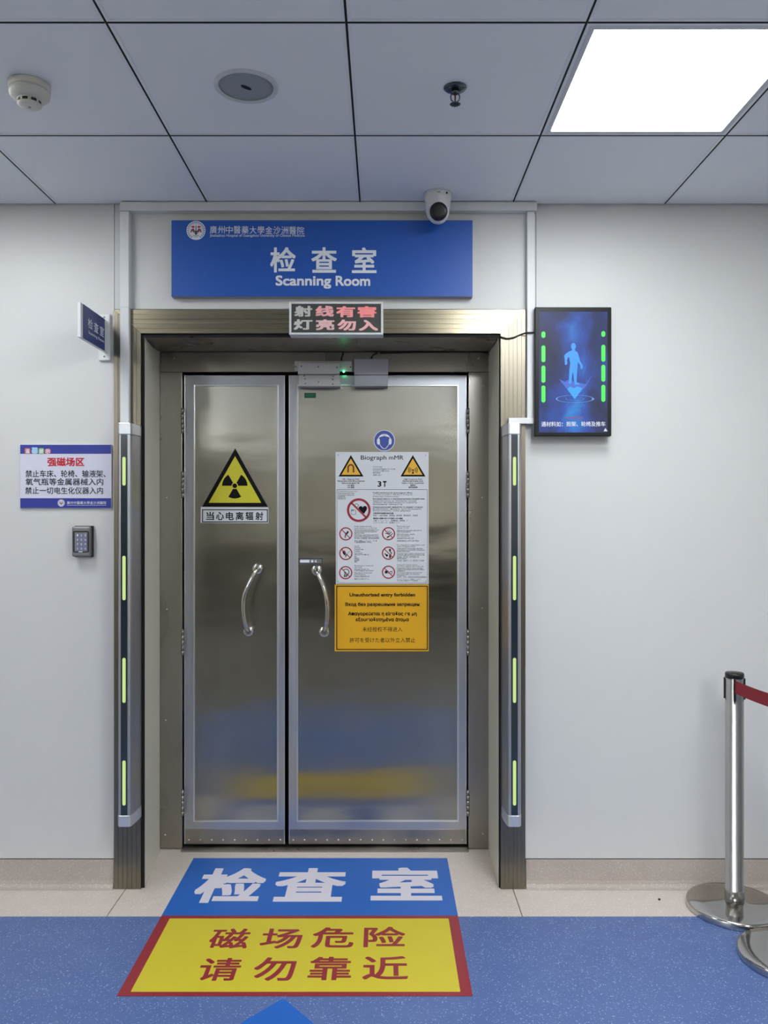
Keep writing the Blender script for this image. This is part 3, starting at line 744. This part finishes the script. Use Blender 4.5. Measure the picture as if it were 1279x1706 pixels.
# ================================================================== KEYPAD
r = thing('keypad', 'small grey access keypad with black window on the left wall', 'keypad', (-1.18, WALL, 1.31))
m = MB(); m.box(-1.2165, -1.1445, 3.190, WALL-.0004, 1.309, 1.432); m.build('back_box', M['black'], r, bevel=.002)
m = MB(); m.box(-1.219, -1.1465, 3.167, 3.1898, 1.311, 1.430); kb = m.build('keypad_case', M['greymetal'], r, bevel=.007)
a = front(3.167); a.rrect(121.5, 884.5, 148.5, 920.5, 2.5); a.build('key_window', M['black'], kb, recalc=False)
a = front(3.1664); a.rect(124.5, 887, 145.5, 918.5); a.build('key_sheet', M['greymetal'], kb, recalc=False)
KX = [126.5, 133, 139.5]; KY = [889, 896.5, 904, 911.5]; ks = ['1', '2', '3', '4', '5', '6', '7', '8', '9', '*', '0', '#']
for j in range(4):
    for i in range(3):
        X, Z = F(KX[i], KY[j], 3.166); m = MB(); m.box(X, X+.0115, 3.1635, 3.1662, Z-.0125, Z); k = m.build('key', M['keylit'], kb)
        a = front(3.1635, .0003); a.text(ks[j*3+i], (KX[i]+1.6, KY[j]+1.1, KX[i]+3.5, KY[j]+4.4), res=2); a.build('key_digit', M['whiteink'], kb, recalc=False)
a = front(3.167, .0012); a.rect(131, 918.2, 137.5, 919.8); a.build('status_strip', M['whiteink'], kb, recalc=False)

# ================================================================== WALL SCREEN
Y = 3.146
r = thing('wall_screen', 'black portrait screen showing a glowing blue figure on the right wall', 'screen', (.734, WALL, 1.78))
x0, z1 = F(890.5, 511.5, Y); x1, z0 = F(1018.5, 726.5, Y)
m = MB(); m.box(x0, x1, Y, Y+.022, z0, z1); bz = m.build('bezel', M['screenbezel'], r, bevel=.003)
m = MB(); m.box(x0-.002, x1+.002, Y+.0225, Y+.026, z0-.002, z1+.002); m.build('silver_rim', M['alu'], r)
m = MB(); m.box(x0+.035, x1-.03, Y+.0262, WALL-.0004, z0+.05, z1-.05); m.build('wall_bracket', M['black'], r)
sx0, sz1 = F(897.5, 519.5, Y); sx1, sz0 = F(1011.5, 720.5, Y); scx = (sx0+sx1)/2; scz = (sz0+sz1)/2
m = MB(); m.face([(sx0, Y-.0005, sz0), (sx1, Y-.0005, sz0), (sx1, Y-.0005, sz1), (sx0, Y-.0005, sz1)])
dp = m.build('display', M['nebula'], r, origin=(scx, Y-.0005, scz), recalc=False)
def S(x, y): return (870+x*170/1115., 490+y*260/1706.)      # reading of the enlarged view
def sart(l): return Art(lambda x, y: F(*S(x, y), Y), lambda u, v: (u, Y-l, v))
a = sart(.0012)
a.poly([(570, 1150), (400, 930), (460, 960), (520, 930), (560, 960), (690, 985)], 0); a.poly([(570, 1150), (690, 985), (780, 860), (690, 1010)], 0)
a.build('screen_glow', M['scone2'], dp, recalc=False)
a = sart(.0016); a.poly([(570, 1150), (490, 1040), (520, 1010), (560, 1030), (600, 1010), (655, 1030)]); a.build('screen_glow', M['scone'], dp, recalc=False)
a = sart(.002)
a.ring(572, 1146, 196, 206, ratio=.20); a.ring(572, 1146, 96, 100, ratio=.18, a0=-60, a1=200); a.disc(770, 1148, 16, ry=5)
a.build('screen_ring', M['sring'], dp, recalc=False)
a = sart(.0024)
a.disc(556, 572, 27, ry=36)
a.poly([(540, 600), (572, 600), (576, 622), (600, 634), (618, 690), (632, 740), (656, 778), (658, 806), (644, 824), (632, 812), (634, 786), (606, 742), (600, 800), (596, 860), (592, 930), (590, 965), (622, 976), (616, 992), (570, 994), (562, 960), (556, 890), (550, 850), (542, 880), (536, 940), (534, 975), (512, 985), (504, 970), (508, 900), (512, 820), (520, 760), (510, 700), (496, 690), (486, 730), (492, 752), (482, 774), (462, 774), (460, 720), (456, 672), (476, 650), (510, 628), (538, 620)])
a.build('screen_figure', M['sfig'], dp, recalc=False)
for xa, ys_ in ((228, ((410, 480), (562, 746), (782, 970), (1000, 1186))), (882, ((406, 468), (555, 740), (774, 958), (992, 1178)))):
    for p, q in ys_: a = sart(.0024); a.rrect(xa-22, p, xa+22, q, 21.5); a.build('screen_bar', M['sgreen'], dp, recalc=False)
a = sart(.0024); a.row('通材料如：', 205, 440, 1424, 58, bold=.012, res=3); a.row('担架、轮椅及推车', 478, 905, 1422, 56, bold=.012, res=3)
a.poly([(885, 1500), (905, 1464), (928, 1500)]); a.build('screen_caption', M['swhite'], dp, recalc=False)
a = sart(.002); a.rect(470, 1348, 660, 1358); a.build('screen_line', M['sred'], dp, recalc=False)

# ================================================================== CABLE FROM SCREEN TO DOOR FRAME
def cab(pts, rr, label):
    m = MB(); m.tube(catmull(pts, 8), rr, 8); return tag(m.build('cable', M['cable']), label, 'cable')
def P3(px, py, Y): x, z = F(px, py, Y); return (x, Y, z)
cab([P3(815, 584, 3.574), P3(822, 574, 3.4), P3(832, 562, 3.21), P3(836, 562, 3.1905), P3(846, 564, 3.19), P3(856, 562, 3.19), P3(868, 557, 3.19), P3(878, 554.5, 3.169), P3(889.5, 554, 3.169)], .003, 'thin black cable from the door head corner to the wall screen')
cab([P3(633, 588.5, 3.5755), P3(700, 587, 3.5755), P3(760, 586.5, 3.5755), P3(812, 586.5, 3.5755)], .0025, 'thin black tube for the dark slit along the top of the steel door frame')  # black tube drawn in place of the dark slit above the frame

# ================================================================== MAGNETIC LOCKS
r = thing('magnetic_lock', 'perforated silver magnetic lock with green light at the top of the wide door leaf', 'door lock', (-.29, FRAME, 2.05))
def pbox(m, px0, py0, px1, py1, ya, yb, mi=0):
    a_, c_ = F(px0, py1, ya); b_, d_ = F(px1, py0, ya); m.box(a_, b_, ya, yb, c_, d_, mi); return m
YF = 3.545
lk = pbox(MB(), 490.5, 601.5, 586, 618.5, 3.562, FRAME-.0004).build('back_plate', M['lockgrey'], r, bevel=.001)
ub = pbox(MB(), 496, 604.5, 565.5, 623.5, YF, 3.5616).build('magnet_housing', M['lockgrey'], r, bevel=.0015)
lb = pbox(MB(), 497, 624.6, 566, 643.5, YF, LEAF-.0052).build('armature_plate', M['lockgrey'], r, bevel=.0015)
for par, pts in ((ub, ((502, 610), (530, 611), (561, 612))), (lb, ((506.5, 626), (555, 627), (508, 631), (508.5, 639), (530.5, 636), (554, 632), (554, 640)))):
    for px, py in pts: screw(par, px, py, YF, .0034, 'greymetal')
for px, py in ((492.5, 611), (583.5, 611.5)): screw(lk, px, py, 3.562, .003, 'black')
x, z = F(572.5, 619.5, 3.56); m = MB(); m.sphere((x, 3.558, z), .0036); m.build('indicator_light', M['greenled'], lk)
r = thing('magnetic_lock', 'plain grey covered magnetic lock right of the one with the green light', 'door lock', (-.057, FRAME, 2.05))
pbox(MB(), 590, 598, 646.5, 624.3, YF-.004, FRAME-.0004).build('magnet_housing', M['lockcover'], r, bevel=.0015)
pbox(MB(), 590.5, 625, 646, 643.5, YF-.004, LEAF-.0052).build('armature_cover', M['lockcover'], r, bevel=.0015)
cab([P3(569, 601, 3.571), P3(569, 596, 3.572), P3(571, 590, 3.574), P3(571, 587.5, 3.576)], .0032, 'short black wire above the lock with the green light')
cab([P3(618, 597.5, 3.571), P3(620, 593, 3.572), P3(624, 590, 3.574), P3(629, 588, 3.575)], .0025, 'short black wire above the plain grey lock')

# ================================================================== STICKERS ON THE DOOR
LZ = LEAF-.0003
def plate(name, pts, mt, label, cat, th=.0012, mtl=None):
    m = MB(); m.prism([F(px, py, LZ) for px, py in pts], LZ-th, LZ); return tag(m.build(name, mt), label, cat)
g1 = plate('green_sticker', [(507, 654.5), (526, 654.5), (526, 663), (507, 663)], M['green'], 'small green rectangular sticker under the magnetic lock', 'sticker', .0006)
a = front(LZ-.0006, .0004); a.frame(508, 655.5, 525, 662, .9); a.build('printed_border', mat('green_print', (10, 78, 56), .5), g1, recalc=False)
# narrow grey label above the right handle
g2 = plate('push_label', [(497.5, 929.5), (537.5, 928.8), (537.5, 939.5), (497.5, 940.3)], M['greymetal'], 'narrow grey label right above the handle of the wide door leaf', 'sticker', .0006)
a = front(LZ-.0006, .0004); a.frame(498, 929.8, 537, 939.6, 1.4, 0); a.build('label_edge', M['greyink'], g2, recalc=False)
a = front(LZ-.0006, .0006); a.rrect(499.5, 932.8, 515.5, 937.2, 1, 0); a.disc(520, 935, 2.1); a.poly([(523.5, 935), (527, 932.4), (527, 937.6)]); a.build('label_print', M['whiteink'], g2, recalc=False)

# radiation warning
def tri_in(p, k):                 # shrink a triangle towards its centre
    cx = sum(q[0] for q in p)/3; cy = sum(q[1] for q in p)/3; return [(cx+(q[0]-cx)*k, cy+(q[1]-cy)*k) for q in p]
T = [(391.6, 747), (446, 844.2), (336.5, 844.2)]
rs = thing('radiation_sticker', 'yellow triangular radiation warning sticker with white caption on the narrow door leaf', 'warning sticker', (-.66, LEAF, 1.44))
m = MB(); m.prism([F(*p, LZ) for p in T], LZ-.0006, LZ); tb = m.build('triangle', M['blackink'], rs)
a = front(LZ-.0006, .0003); a.poly(tri_in(T, .80)); a.build('yellow_field', M['warnyel'], tb, recalc=False)
a = front(LZ-.0006, .0006); ccx, ccy = 391, 809.3
a.disc(ccx, ccy, 3.9)
for base in (-60, -180, 60):      # blades: lower, upper left, upper right (image y grows downward)
    pts = []
    a0 = {-60: 60, -180: 180, 60: 300}[base]
    pts += [(ccx+5.4*math.cos(math.radians(a0+60-10*k)), ccy+5.4*math.sin(math.radians(a0+60-10*k))) for k in range(7)]
    pts += [(ccx+21.2*math.cos(math.radians(a0+5*k)), ccy+21.2*math.sin(math.radians(a0+5*k))) for k in range(13)]
    a.poly(pts)
a.build('trefoil', M['blackink'], tb, recalc=False)
m = MB(); m.prism([F(*p, LZ) for p in ((334.5, 844.5), (447, 845.5), (447, 871.5), (334, 871))], LZ-.0006, LZ); cb = m.build('caption_strip', M['board'], rs)
a = front(LZ-.0006, .0003); a.frame(336.5, 848.5, 446, 870.2, 1.5)
for i, ch in enumerate('当心电离辐射'): X = 343.5+16.35*i; a.text(ch, (X, 852.8, X+13, 866.6), bold=.018)
a.build('lettering', M['blackink'], cb, recalc=False)

# ear protection disc
r = thing('ear_protection_sticker', 'round blue ear protection sticker above the white safety board', 'sticker', (0, LEAF, 1.8))
ex, ez = F(640, 734, LZ); m = MB(); m.lathe([(.0475, 0), (.0475, -.0007)], (ex, LZ, ez), 'y', 48); dk = m.build('disc', M['board'], r)
a = front(LZ-.0007, .0003); a.disc(640, 734, 16.6); a.build('blue_field', M['mandblue'], dk, recalc=False)
a = front(LZ-.0007, .0006); a.ring(640, 733, 9.2, 10.6, ratio=.95, a0=180, a1=360)
for s in (-1, 1): a.poly([(640+s*7.5, 732), (640+s*10, 729.5), (640+s*12.3, 733), (640+s*12, 739), (640+s*9.2, 741.5), (640+s*7.3, 738)])
a.poly([(632, 727.5), (636, 725), (644, 725), (648, 727.5), (648, 728.4), (640, 726.2), (632, 728.4)])
a.line([(631.5, 738), (634, 743), (638, 747.5), (642, 747.5), (646, 743), (648.5, 738)], 1.0)
a.build('ear_muff_symbol', M['whiteink'], dk, recalc=False)

# ------------------------------------------------------------------ white safety board
r = thing('safety_board', 'white multilingual safety board with prohibition symbols on the wide door leaf', 'safety sign', (-.01, LEAF, 1.17))
m = MB(); m.prism([F(*p, LZ) for p in ((558.6, 753), (713.8, 753), (713.8, 973), (559.4, 973))], LZ-.0016, LZ); wb = m.build('board', M['board'], r, bevel=.0004)
BY = LZ-.0016; K = 190/1279.
def wart(l): return Art(lambda x, y: F(540+x*K, 740+y*K, BY), lambda u, v: (u, BY-l, v))
a = wart(.0003); a.frame(140, 507, 1158, 1558, 4); a.build('rule_frame', M['greyink'], wb, recalc=False)
a = wart(.0003); a.row('Biograph', 410, 697, 150, 68, bold=.008, res=4); a.row('mMR', 725, 888, 150, 68, bold=.004, res=4); a.build('heading', M['blackink'], wb, recalc=False)
a = wart(.0003); a.row('3', 598, 640, 446, 82, bold=.03, res=4); a.row('T', 658, 698, 446, 82, bold=.055, res=4); a.build('field_strength_text', M['blackink'], wb, recalc=False)
tris = []
for t in ([(298, 122), (440, 363), (160, 363)], [(993, 122), (1135, 363), (854, 363)]):
    a = wart(.0003); a.poly(t); tri = a.build('warning_triangle', M['blackink'], wb, recalc=False); tris.append(tri)
    a = wart(.0006); a.poly(tri_in(t, .76)); a.build('triangle_field', M['tri'], tri, recalc=False)
a = wart(.0009)
a.ring(298, 262, 22, 39, a0=180, a1=360, mi=1); a.rect(259, 262, 276, 318, 1); a.rect(320, 262, 337, 318, 1)
a.build('magnet_symbol', [M['blackink'], mat('magnet_brown', (96, 26, 22), .5)], tris[0], recalc=False)
a = wart(.0009)
a.poly([(994, 292), (1006, 332), (982, 332)], 0); a.disc(994, 290, 9, 0)
for rr in (20, 34, 48):
    a.ring(994, 290, rr, rr+6, a0=-42, a1=42, n=14); a.ring(994, 290, rr, rr+6, a0=138, a1=222, n=14)
a.build('antenna_symbol', M['blackink'], tris[1], recalc=False)
rows = [
 (205, 392, 393, 'MR - Magnetic Field', 1), (148, 414, 452, 'Магнитное поле МР-установки', 1), (198, 437, 395, 'Μαγνητικό πεδίο MR', 1), (262, 462, 336, 'MR 磁场', 1), (262, 485, 336, 'MR 磁場', 1),
 (893, 392, 1095, 'High Frequency Field', 1), (880, 414, 1107, 'Высокочастотное поле', 1), (868, 437, 1117, 'Πεδίο υψηλής συχνότητας', 1), (965, 462, 1022, '高频场', 1), (945, 485, 1045, '高周波磁場', 1),
 (548, 253, 648, 'Field strength', 0), (545, 278, 795, 'Напряжённость поля', 0), (545, 299, 725, 'Ένταση πεδίου', 0), (545, 322, 630, '磁场强度', 0), (548, 347, 645, '磁場の強さ', 0),
 (155, 527, 368, 'Controlled access area', 0), (155, 549, 335, 'Контролируемая зона', 0), (155, 570, 335, 'Ελεγχόμενη περιοχή', 0), (155, 590, 232, '受控区域', 0), (155, 611, 240, '管理区域', 0),
 (545, 545, 988, 'Possible interference by electromagnetic effects,', 1), (545, 565, 992, 'e.g. cardiac pacemakers, defibrillators, hearing aids,', 0), (545, 586, 835, 'insulin pumps, medication pumps', 0),
 (545, 613, 1125, 'Восприимчивость к электромагнитному воздействию', 1), (545, 635, 1035, 'кардиостимуляторы, дефибрилляторы, слуховые', 0), (545, 655, 1040, 'аппараты, инсулиновые насосы, устройства', 0), (545, 675, 875, 'введения лекарств', 0),
 (545, 706, 1105, 'Ηλεκτρομαγνητικές επιδράσεις σε ιατρικές συσκευές', 1), (545, 727, 1088, 'π.χ. βηματοδότες, απινιδωτές, ακουστικά βαρηκοΐας', 0), (545, 746, 970, 'αντλίες ινσουλίνης, αντλίες φαρμάκων', 0),
 (548, 776, 778, '可能受到电磁影响的设备', 1), (548, 801, 1050, '例如：心脏起搏器，除颤器，助听器，胰岛素泵，药物泵', 0),
 (548, 834, 880, '電磁波の影響を受ける可能性のある機器', 1), (548, 858, 940, '心臓ペースメーカー、除細動器、補聴器、イ', 0), (548, 881, 845, 'ンスリンポンプ、投薬ポンプ', 0)]
def block(x, ys_, xe, ts):
    for y, e, t in zip(ys_, xe, ts): rows.append((x, y, e, t, 0))
block(338, (921, 940, 962, 980, 997, 1018, 1035, 1056, 1085, 1100), (535, 590, 610, 590, 447, 605, 610, 615, 592, 530),
      ('Metallic implants and other', 'metal objects in or on the body', 'Металлические имплантаты и', 'другие металлические предметы', 'внутри тела', 'Μεταλλικά εμφυτεύματα και άλλα', 'μεταλλικά αντικείμενα στο σώμα', '体内或身上的金属植入物和其他金属物体', '体内の金属インプラント、その他', 'の金属製物体の持込'))
block(338, (1142, 1160, 1180, 1198, 1220, 1238, 1262, 1282, 1303, 1320), (393, 405, 440, 400, 427, 500, 362, 392, 392, 365),
      ('Open fire', 'Smoking', 'Открытый огонь', 'Курение', 'Γυμνή φλόγα', 'Απαγορεύεται το κάπνισμα', '明火', '吸烟禁止', '火気厳禁', '禁煙'))
block(338, (1362, 1380, 1402, 1418, 1442, 1460, 1484, 1513), (552, 425, 500, 550, 538, 462, 512, 495),
      ('Mechanical or electronic', 'data media', 'Механические или', 'электронные носители', 'Μηχανικά ή ηλεκτρονικά', 'μέσα δεδομένων', '机械或电子数据载体禁止带入', '機械式または電子式データ'))
block(815, (921, 939, 967, 983, 1010, 1027, 1056, 1085), (955, 948, 1090, 968, 1010, 957, 1003, 1062),
      ('Metal parts and', 'sharp tools', 'Металлические детали и', 'инструменты', 'Μεταλλικά μέρη', 'και εργαλεία', '金属部件和尖锐工具', '金属製部品および工具の持込'))
block(815, (1130, 1148, 1170, 1187, 1203, 1227, 1243, 1265, 1283, 1307), (1125, 1018, 1100, 1125, 955, 1122, 1125, 1060, 925, 1118),
      ('Fire extinguishers, oxygen bottles, tools', 'made of magnetic metal', 'Огнетушители, кислородные баллоны', 'инструменты из магнитных материалов', 'металлы', 'Πυροσβεστήρες, φιάλες οξυγόνου και', 'εργαλεία από μαγνητικό μέταλλο, κ.λπ.', '灭火器、氧气瓶、磁性金属工具', '磁性材料', '消火器、酸素ボンベ、磁性体の工具類'))
block(815, (1352, 1368, 1390, 1405, 1420, 1440, 1457, 1472, 1492, 1518, 1533), (1042, 1113, 1105, 1125, 905, 1098, 1070, 905, 1150, 1080, 1048),
      ('Check cards, watches, cameras', 'and other magnetic data media may', 'Кредитные карты, часы, камеры', 'и другие магнитные носители данных', 'данных', 'Πιστωτικές κάρτες, ρολόγια και', 'άλλα μαγνητικά μέσα φορέων', 'δεδομένων', '信用卡、手表、照相机和其他磁性数据载体', 'キャッシュカード、腕時計、カメラ', 'その他の磁気データ媒体'))
a = wart(.0003)
for x0, y, x1, t, b in rows:
    cj = any(ord(c) > 0x2e80 for c in t); a.row(t, x0, x1, y, (20 if cj else 22), 0, .022 if b else .004, 1)
a.build('small_print', M['greyink'], wb, recalc=False)
a = wart(.0003)                   # pictograms below the red rings
hx, hy = 432, 740
a.poly([(hx+x*1.0, hy+y*1.0) for x, y in ((0, -30), (10, -44), (26, -48), (42, -40), (48, -22), (42, 0), (26, 22), (14, 42), (4, 34), (-14, 18), (-34, -4), (-50, -20), (-40, -40), (-22, -46), (-8, -42))])
a.build('pictogram', M['blackink'], wb, recalc=False); a = wart(.0003); a.frame(300, 738, 354, 790, 4); a.frame(300, 732, 328, 750, 4); a.ring(362, 688, 17, 22)
c0 = [(242, 1006), (720, 1004), (242, 1226), (720, 1222), (240, 1441), (720, 1436)]
a.build('pictogram', M['blackink'], wb, recalc=False); a = wart(.0003); x, y = c0[0]; a.poly([(x+2, y-8), (x+20, y-34), (x+36, y-22), (x+22, y-4), (x+8, y+10)]); a.line([(x-6, y+46), (x+2, y+8), (x-8, y-20)], 7); a.line([(x-16, y+40), (x-4, y+2)], 5)
a.build('pictogram', M['blackink'], wb, recalc=False); a = wart(.0003); x, y = c0[1]; a.line([(x-36, y-6), (x+6, y+6), (x+34, y-22)], 8); a.line([(x-18, y+44), (x+12, y+26)], 14); a.line([(x-12, y-36), (x+4, y-10), (x+16, y-40)], 5); a.line([(x+22, y+22), (x+50, y-6)], 7)
a.build('pictogram', M['blackink'], wb, recalc=False); a = wart(.0003); x, y = c0[2]; a.poly([(x-40, y-24), (x-12, y-34), (x+2, y-4), (x-8, y+10), (x-30, y+6)]); a.line([(x-22, y+10), (x+4, y+22), (x+16, y+8)], 10); a.line([(x-6, y+44), (x+4, y+24)], 8); a.line([(x+18, y+2), (x+44, y-28)], 4)
a.build('pictogram', M['blackink'], wb, recalc=False); a = wart(.0003); x, y = c0[3]; a.poly([(x+4, y-46), (x+24, y-48), (x+28, y-26), (x+10, y-22)]); a.line([(x+10, y-26), (x+34, y-2), (x+14, y+34)], 9); a.line([(x-44, y+4), (x-14, y+30)], 12); a.disc(x-18, y+26, 13, n=14); a.rect(x+8, y+20, x+26, y+54)
a.build('pictogram', M['blackink'], wb, recalc=False); a = wart(.0003); x, y = c0[4]; a.ring(x+4, y-6, 30, 38, a0=-150, a1=120, n=24); a.line([(x-18, y-20), (x-6, y+10), (x-18, y+44), (x+12, y+44), (x+16, y+6)], 9)
a.build('pictogram', M['blackink'], wb, recalc=False); a = wart(.0003); x, y = c0[5]; a.disc(x-24, y-2, 14, n=16); a.frame(x-42, y-18, x-2, y+14, 4); a.line([(x-4, y+2), (x+44, y-14)], 5); a.frame(x+4, y-6, x+44, y+18, 4)
a.build('pictogram', M['blackink'], wb, recalc=False)
def prohibition(a, cx, cy, R, w):
    a.ring(cx, cy, R-w, R, 0); d = (R-w*.5)*.7071; a.line([(cx-d, cy-d), (cx+d, cy+d)], w*.75)
for x, y, R, w_ in [(387, 740, 133, 26)]+[(x, y, 74, 13) for x, y in c0]:
    a = wart(.0006); prohibition(a, x, y, R, w_); a.build('prohibition_ring', M['prohib'], wb, recalc=False)
for px, py in ((563.5, 758), (709, 758.5), (563.5, 968.5), (709, 968.5)): screw(wb, px, py, BY, .0024, 'greymetal')

# ------------------------------------------------------------------ amber entry board
r = thing('entry_warning_board', 'amber board forbidding unauthorized entry below the white safety board', 'warning sign', (-.01, LEAF, .87))
m = MB(); m.prism([F(*p, LZ) for p in ((557.4, 973.8), (713.8, 973.8), (713.8, 1085), (557.4, 1085))], LZ-.0016, LZ); ab = m.build('board', M['amber'], r, bevel=.0004)
a = front(BY, .0003); a.frame(560, 975.8, 712.4, 1082.8, 1.6); a.build('border_line', M['blackink'], ab, recalc=False)
K2 = 175/1279.
a = Art(lambda x, y: F(550+x*K2, 965+y*K2, BY), lambda u, v: (u, BY-.0003, v))
for t, x0, x1, y, e, b in (('Unauthorized entry forbidden', 234, 1034, 189, 56, .034), ('Вход без разрешения запрещен', 183, 1086, 306, 54, .034), ('Απαγορεύεται η είσοδος σε μη', 217, 1052, 420, 56, .034),
                           ('εξουσιοδοτημένα άτομα', 310, 957, 491, 56, .034), ('未经授权不得进入', 390, 878, 612, 64, .006), ('許可を受けた者以外立入禁止', 235, 1035, 744, 64, .006)):
    a.row(t, x0, x1, y, e, 0, b, 3)
a.build('lettering', M['blackink'], ab, recalc=False)
for px, py in ((563.8, 979.5), (708.5, 979.5), (563.8, 1078.8), (708.5, 1078.8)): screw(ab, px, py, BY, .0022, 'greymetal')

# ================================================================== FLOOR STICKERS
def G(px, py):                    # a point of the floor seen at a pixel
    Yd = FPX*CAM_Z/(py-862.0); return ((px-639.5)*Yd/FPX, Yd)
def fart(l): return Art(G, lambda u, v: (u, v, l))
def fplate(name, x0, x1, y0, y1, mt, label, cat):
    m = MB(); m.box(x0, x1, y0, y1, .0003, .0013); return tag(m.build(name, mt), label, cat)
SX0, SX1 = -.8175, .2715
s1 = fplate('floor_sticker', SX0, SX1, 2.984, 3.487, M['floorblue'], 'blue floor sticker with large white characters in front of the door', 'floor sticker')
def at_floor(u, v): return (u, v)
a = fart(.0017)
def fchars(a, t, boxes, bold):    # boxes given by the near baseline and far top in pixels at their centre
    for ch, (xl, xr, yt, yb) in zip(t, boxes):
        (ul, v0) = G(xl, yb); (ur, _) = G(xr, yb); v1 = G(xl, yt)[1]
        a.conv = lambda x, y: (x, y); a.text(ch, (ul, v1, ur, v0), 0, bold)
# bottoms of the characters: 检 (316..430), 查 (448..570), 室 (617..735)
fchars(a, '检查室', [(314, 431, 1447, 1505), (449, 573, 1447, 1503), (617, 737, 1446, 1501)], .03)
a.build('lettering', M['floorwhite'], s1, recalc=False)
s2 = fplate('floor_sticker', SX0, SX1, 2.482, 2.983, M['floorred'], 'yellow floor sticker with red border and red characters below the blue one', 'floor sticker')
m = MB(); m.box(SX0+.036, SX1-.036, 2.482+.022, 2.983-.022, .0013, .0016); m.build('yellow_field', M['flooryel'], s2)
a = fart(.0020)
fchars(a, '磁场危险', [(343, 410, 1548, 1581), (430, 500, 1548, 1581), (517, 588, 1546, 1580), (605, 676, 1545, 1579)], .016)
fchars(a, '请勿靠近', [(324, 394, 1597, 1635), (417, 488, 1596, 1635), (511, 584, 1595, 1634), (603, 680, 1594, 1633)], .016)
a.build('lettering', M['floorred'], s2, recalc=False)
m = MB(); ax, ay = G(472, 1663.5)
m.prism([(ax, ay), (ax-.32, ay-.36), (ax-.13, ay-.36), (ax-.13, ay-.8), (ax+.13, ay-.8), (ax+.13, ay-.36), (ax+.30, ay-.36)], .0003, .0013, 'z')
tag(m.build('floor_arrow', M['floorblue']), 'blue floor arrow pointing to the yellow sticker at the bottom edge', 'floor sticker')
px, py = G(1098, 1500)
m = MB(); m.sphere((px, py, .004), .0045, 10, 6, sc=(1.1, .9, .85)); tag(m.build('pebble', M['black']), 'tiny black crumb on the terrazzo border right of the door', 'crumb')

# ================================================================== BARRIER POSTS
BXp, BYp = 1.309, 3.032
r = thing('barrier_post', 'polished belt barrier post with red belt standing against the right wall', 'barrier post', (BXp, BYp, 0), 'belt barrier posts')
m = MB(); m.lathe([(.168, .0006), (.1705, .003), (.171, .008), (.171, .020), (.169, .025), (.163, .0283), (.12, .0292), (.05, .0302), (.036, .0345)], (BXp, BYp, 0), 'z', 72); m.build('base', M['chrome'], r)
m = MB(); m.lathe([(.0345, .0348), (.0345, .078), (.0335, .08), (.0325, .08), (.0325, .868)], (BXp, BYp, 0), 'z', 40); post = m.build('post', M['chromepost'], r)
m = MB(); m.lathe([(.0335, .8683), (.0335, .882), (.031, .886), (.01, .888)], (BXp, BYp, 0), 'z', 40); m.build('post_cap', M['black'], r)
# four slots of the belt head
for k, ang in enumerate((-112, -22, 68, 158)):
    t = math.radians(ang); cxx, cyy = BXp+.0335*math.cos(t), BYp+.0335*math.sin(t)
    m = MB(); tx, ty = -math.sin(t), math.cos(t); nx, ny = math.cos(t), math.sin(t); hw = .0048
    pts = [(cxx+tx*hw*s1_+nx*d, cyy+ty*hw*s1_+ny*d) for s1_, d in ((-1, -.002), (1, -.002), (1, .004), (-1, .004))]
    m.prism(pts, .788, .866, 'z'); m.build('belt_clip', M['black'], post)
r2 = dup_tree(r); B2 = (1.352, 2.684)
r2.location = (B2[0], B2[1], 0); r2['label'] = 'polished belt barrier post nearer the viewer, only its round base edge in frame'
# the belt runs from the first post to the second
m = MB(); t0 = Vector((BXp-.0125, BYp-.0365, .8385)); t1 = Vector((B2[0]-.012, B2[1]+.0366, .8375)); n = 14
for i in range(n):
    for s in (0,):
        A = t0.lerp(t1, i/n); B = t0.lerp(t1, (i+1)/n)
        sa = -.004*math.sin(math.pi*i/n); sb = -.004*math.sin(math.pi*(i+1)/n)
        for off in (-.0006, .0006):
            q = [(A.x+off, A.y, A.z+sa-.0235), (B.x+off, B.y, B.z+sb-.0235), (B.x+off, B.y, B.z+sb+.0235), (A.x+off, A.y, A.z+sa+.0235)]
            m.face(q if off < 0 else q[::-1], 0, True)
m.build('belt', M['beltred'], r, recalc=False)
